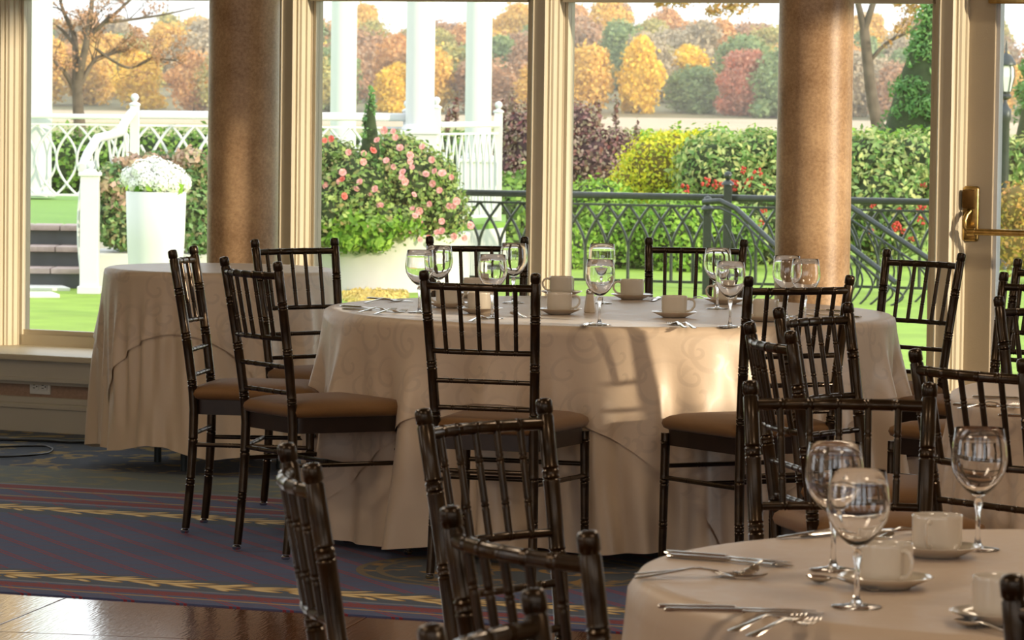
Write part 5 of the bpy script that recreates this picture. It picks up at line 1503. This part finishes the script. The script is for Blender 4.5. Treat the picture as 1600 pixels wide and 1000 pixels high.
def slope_rail(P, label, gap=0.10):
    e = empty('descending_handrail', tuple(P[0]), 0, label, 'railing')
    q = [p_ - P[0] for p_ in P]
    MB().tube(q, 0.024, 10).build('handrail', M['iron'], e, smooth=60)
    MB().tube([v + Vector((0, 0, -gap)) for v in q], 0.010, 8).build('lower_bar', M['iron'], e, smooth=60)
    L = q[-1] - q[0]
    for i in range(7):
        u = (i + 0.5) / 7; a = q[0] + L * u
        z_low = GZ - P[0].z + 0.0
        if a.z - z_low < 0.2: continue
        pts = [(a.x + 0.10 * math.sin(PI * w_ / 8), a.y, a.z - gap - (a.z - gap - z_low) * w_ / 8) for w_ in range(9)]
        MB().tube(pts, 0.009, 6).build('baluster', M['iron'], e, smooth=60)
    return e
slope_rail([at_depth(1098, 316, 35.5), at_depth(1125, 314, 35.45), at_depth(1150, 326, 35.4), at_depth(1205, 378, 35.0), at_depth(1262, 425, 34.7)], 'dark iron handrail sloping down from the lower iron post', 0.06)
slope_rail([at_depth(1290, 300, 35.3), at_depth(1330, 324, 35.2), at_depth(1447, 402, 34.8), at_depth(1470, 418, 34.7)], 'dark iron handrail sloping down behind the chair by the door post')
slope_rail([at_depth(1290, 358, 34.6), at_depth(1329, 386, 34.5), at_depth(1400, 442, 34.2)], 'lowest dark iron handrail right of the right indoor column', 0.07)

# ---------------- shrubs behind the iron railing
bush('smoke_bush', 890, 46, [(850, 260, 46, 0.48, 0.5, 0.55), (930, 270, 46, 0.42, 0.5, 0.45), (815, 220, 46.2, 0.26, 0.4, 0.40), (905, 210, 46.2, 0.26, 0.3, 0.34), (965, 240, 46, 0.22, 0.3, 0.28), (800, 300, 46, 0.35, 0.4, 0.50)],
     19000, 0.017, LM['purple'], M['core_purple'], 'dark purple-leaved bush on both sides of the window post', 'shrub', 51, shell=0.5)
lt = empty('purple_sapling', at_depth(960, 300, 46.5).to_tuple()[:2] + (GZ,), 0, 'thin upright purple-leaved shoots above the dark purple bush', 'shrub')
bl = rel(lt.location, [(x_, y_, 46.4, 0.035, 0.05, 0.20) for x_, y_ in ((962, 175), (800, 165), (812, 190), (935, 180), (786, 180), (995, 215), (870, 190), (712, 175), (700, 190))])
mbt = MB()
for c_, s_ in bl: mbt.tube([(c_[0], c_[1], c_[2] - s_[2]), (c_[0] + 0.01, c_[1], c_[2]), (c_[0], c_[1], c_[2] + s_[2] * 0.95)], [0.006, 0.004, 0.002], 5)
mbt.build('twigs', M['bark'], lt)
leaf_cloud('foliage', bl, 1000, 0.016, LM['purple'], lt, seed=12, shell=0.9)
bush('yellow_bush', 1035, 43, [(1030, 265, 43, 0.40, 0.4, 0.36), (990, 290, 43, 0.26, 0.3, 0.20), (1085, 240, 43.2, 0.26, 0.3, 0.22), (1050, 230, 43.2, 0.25, 0.3, 0.16)],
     10000, 0.014, LM['yellowgreen'], M['core_gold'], 'bright yellow-green bush left of the berry bush', 'shrub', 52)
hb_, bl = bush('holly_bush', 1260, 42, [(1120, 275, 42, 0.42, 0.5, 0.42), (1190, 250, 42.2, 0.40, 0.5, 0.30), (1260, 280, 42, 0.5, 0.5, 0.45), (1350, 270, 42, 0.5, 0.5, 0.40), (1430, 270, 42, 0.4, 0.5, 0.40), (1380, 330, 41.7, 0.5, 0.5, 0.5), (1180, 350, 41.7, 0.6, 0.5, 0.5), (1110, 245, 42.1, 0.3, 0.3, 0.2)],
     26000, 0.019, LM['holly'], M['core'], 'broad glossy green bush with red berries behind the iron railing', 'shrub', 53, aspect=1.9)
br = random.Random(4); bmesh_o = None
for i, (px, py) in enumerate([(1102, 285), (1118, 288), (1126, 290), (1070, 294), (1147, 284), (1150, 292), (1183, 270), (1172, 282), (1160, 266), (1167, 290), (1195, 293), (1364, 322), (1372, 295), (1378, 300), (1404, 300), (1410, 294), (1416, 300), (1442, 290), (1436, 326), (1441, 322), (1398, 350), (1402, 355), (1404, 330), (1409, 360), (1360, 360), (1440, 345), (1425, 372), (1194, 330), (1188, 350)]):
    if bmesh_o is None:
        mb = MB()
        for k_ in range(11):
            c = Vector((br.uniform(-1, 1), br.uniform(-0.6, 0.6), br.uniform(-1, 1))) * 0.032
            mb.lathe([(0.002, -0.010), (0.009, -0.005), (0.011, 0), (0.009, 0.005), (0.002, 0.010)], 7, c=c)
        o = bmesh_o = mb.build('berry_cluster', M['berry'], hb_, smooth=60)
    else:
        o = bmesh_o.copy(); COL.objects.link(o); o.parent = hb_
    o.location = at_depth(px, py, 41.1 if py > 300 else 41.45) - hb_.location; o.rotation_euler = (i, i * 2.2, 0); s_ = br.uniform(0.8, 1.5); o.scale = (s_, s_, s_)
bush('green_shrub', 960, 40.5, [(960, 370, 40.5, 0.42, 0.5, 0.36), (900, 400, 40.3, 0.32, 0.4, 0.30), (930, 330, 40.8, 0.4, 0.4, 0.3)], 13000, 0.016, LM['bright'], M['core'], 'fresh green shrub behind the iron railing right of the window post', 'shrub', 54)
bush('green_shrub', 1075, 40.2, [(1060, 370, 40.2, 0.42, 0.5, 0.40), (1080, 410, 40.0, 0.34, 0.4, 0.24), (1130, 380, 40.4, 0.36, 0.4, 0.36)], 13000, 0.016, LM['bright'], M['core'], 'fresh green shrub behind the iron railing near its ball-topped post', 'shrub', 55)
bush('green_shrub', 790, 40.6, [(790, 340, 40.6, 0.22, 0.4, 0.40), (800, 400, 40.4, 0.25, 0.4, 0.25), (830, 300, 41.2, 0.2, 0.3, 0.25)], 3200, 0.024, LM['green'], M['core'], 'green shrub behind the iron railing left of the window post', 'shrub', 56)
bush('back_hedge', 1100, 47, [(1000 + 60 * i, 262 - 3 * (i % 3), 47.5, 0.40, 0.5, 0.42) for i in range(9)], 14000, 0.021, LM['bright'], M['core'], 'green hedge behind the yellow bush and the berry bush', 'hedge', 57)
bush('left_hedge', 160, 50, [(60 + 45 * i, 270, 50, 0.34, 0.5, 0.52) for i in range(7)], 12000, 0.022, LM['green'], M['core'], 'green hedge showing through the white lattice railing at left', 'hedge', 58)
bush('mid_hedge', 620, 50, [(480 + 45 * i, 265, 50, 0.34, 0.5, 0.45) for i in range(8)], 5000, 0.03, LM['green'], M['core'], 'green hedge behind the second white railing', 'hedge', 59)
bush('golden_shrub', 1610, 38.5, [(1600, 330, 38.5, 0.30, 0.3, 0.28), (1640, 325, 38.6, 0.32, 0.3, 0.30), (1610, 385, 38.4, 0.36, 0.3, 0.25)], 6000, 0.014, LM['gold'], M['core_gold'], 'clipped golden shrub behind the door glass at the push bar', 'shrub', 60)
bush('door_hedge', 1600, 44, [(1570, 265, 44, 0.3, 0.4, 0.32), (1620, 260, 44, 0.36, 0.4, 0.32), (1500, 262, 44, 0.35, 0.4, 0.32)], 4200, 0.028, LM['holly'], M['core'], 'leafy hedge behind the golden shrub and the lamp post', 'hedge', 61)

# ---------------- lamp post
p = at_depth(1570, 200, 41.0)
lp = empty('garden_lamp', (p.x, p.y, GZ), 0, 'dark lamp post with a glass lantern behind the door glass', 'lamp post')
s41 = FPX / 41.0
def zz(y): return at_depth(1570, y, 41.0).z - GZ
MB().lathe([(0.075, 0), (0.08, 0.05), (0.05, 0.1), (0.048, 0.12), (0.045, zz(190)), (0.058, zz(186)), (0.060, zz(172)), (0.040, zz(168)), (0.018, zz(160)), (0.018, zz(154))], 20).build('post', M['lantern_metal'], lp, smooth=50)
MB().lathe([(0.02, zz(156)), (0.055, zz(153)), (0.058, zz(150)), (0.045, zz(147)), (0.05, zz(143))], 8).build('lantern_base', M['lantern_metal'], lp, smooth=30)
MB().lathe([(0.05, zz(143)), (0.080, zz(120)), (0.078, zz(108)), (0.062, zz(101))], 6).build('lantern_glass', M['lantern_glass'], lp, smooth=0)
mb = MB()
for k_ in range(6):
    a = k_ * PI / 3; c_, s_ = math.cos(a), math.sin(a)
    mb.tube([(0.052 * c_, 0.052 * s_, zz(143)), (0.082 * c_, 0.082 * s_, zz(120)), (0.080 * c_, 0.080 * s_, zz(108)), (0.064 * c_, 0.064 * s_, zz(101))], 0.006, 6)
mb.build('lantern_cage', M['lantern_metal'], lp, smooth=60)
MB().lathe([(0.095, zz(102)), (0.098, zz(99)), (0.080, zz(94)), (0.048, zz(86)), (0.02, zz(84)), (0.010, zz(80)), (0.013, zz(77)), (0.008, zz(73)), (0.009, zz(70)), (0.002, zz(63))], 24).build('lantern_roof', M['lantern_metal'], lp, smooth=40)

# pale yellow flecks on the lawn near the planter
lv = leaf_cloud('yellow_flecks', [((at_z(585, 463, GZ).x, at_z(585, 463, GZ).y, GZ + 0.008), (0.26, 1.1, 0.008))], 2200, 0.022, leaf_mat('pale_yellow_flecks', [(0.70, 0.55, 0.16), (0.78, 0.62, 0.25), (0.60, 0.45, 0.12)]), seed=77, shell=1.0)
tag(lv, 'pale yellow leaves strewn on the grass before the round white planter', 'leaves', kind='stuff')

# ------------------------------------------------------------------ haze over the far field
hm = bpy.data.materials.new('autumn_haze'); hm.use_nodes = True
hn = hm.node_tree; hn.nodes.clear()
ho = hn.nodes.new('ShaderNodeOutputMaterial'); hv = hn.nodes.new('ShaderNodeVolumeScatter')
hv.inputs['Color'].default_value = (0.97, 0.95, 0.90, 1); hv.inputs['Density'].default_value = 0.00042
hn.links.new(hv.outputs[0], ho.inputs['Volume'])
hz = MB().box((0, 420, 14), (420, 640, 44)).build('haze', hm, smooth=0)
tag(hz, 'thin pale autumn haze over the far field and wooded hillside', 'haze', kind='stuff')
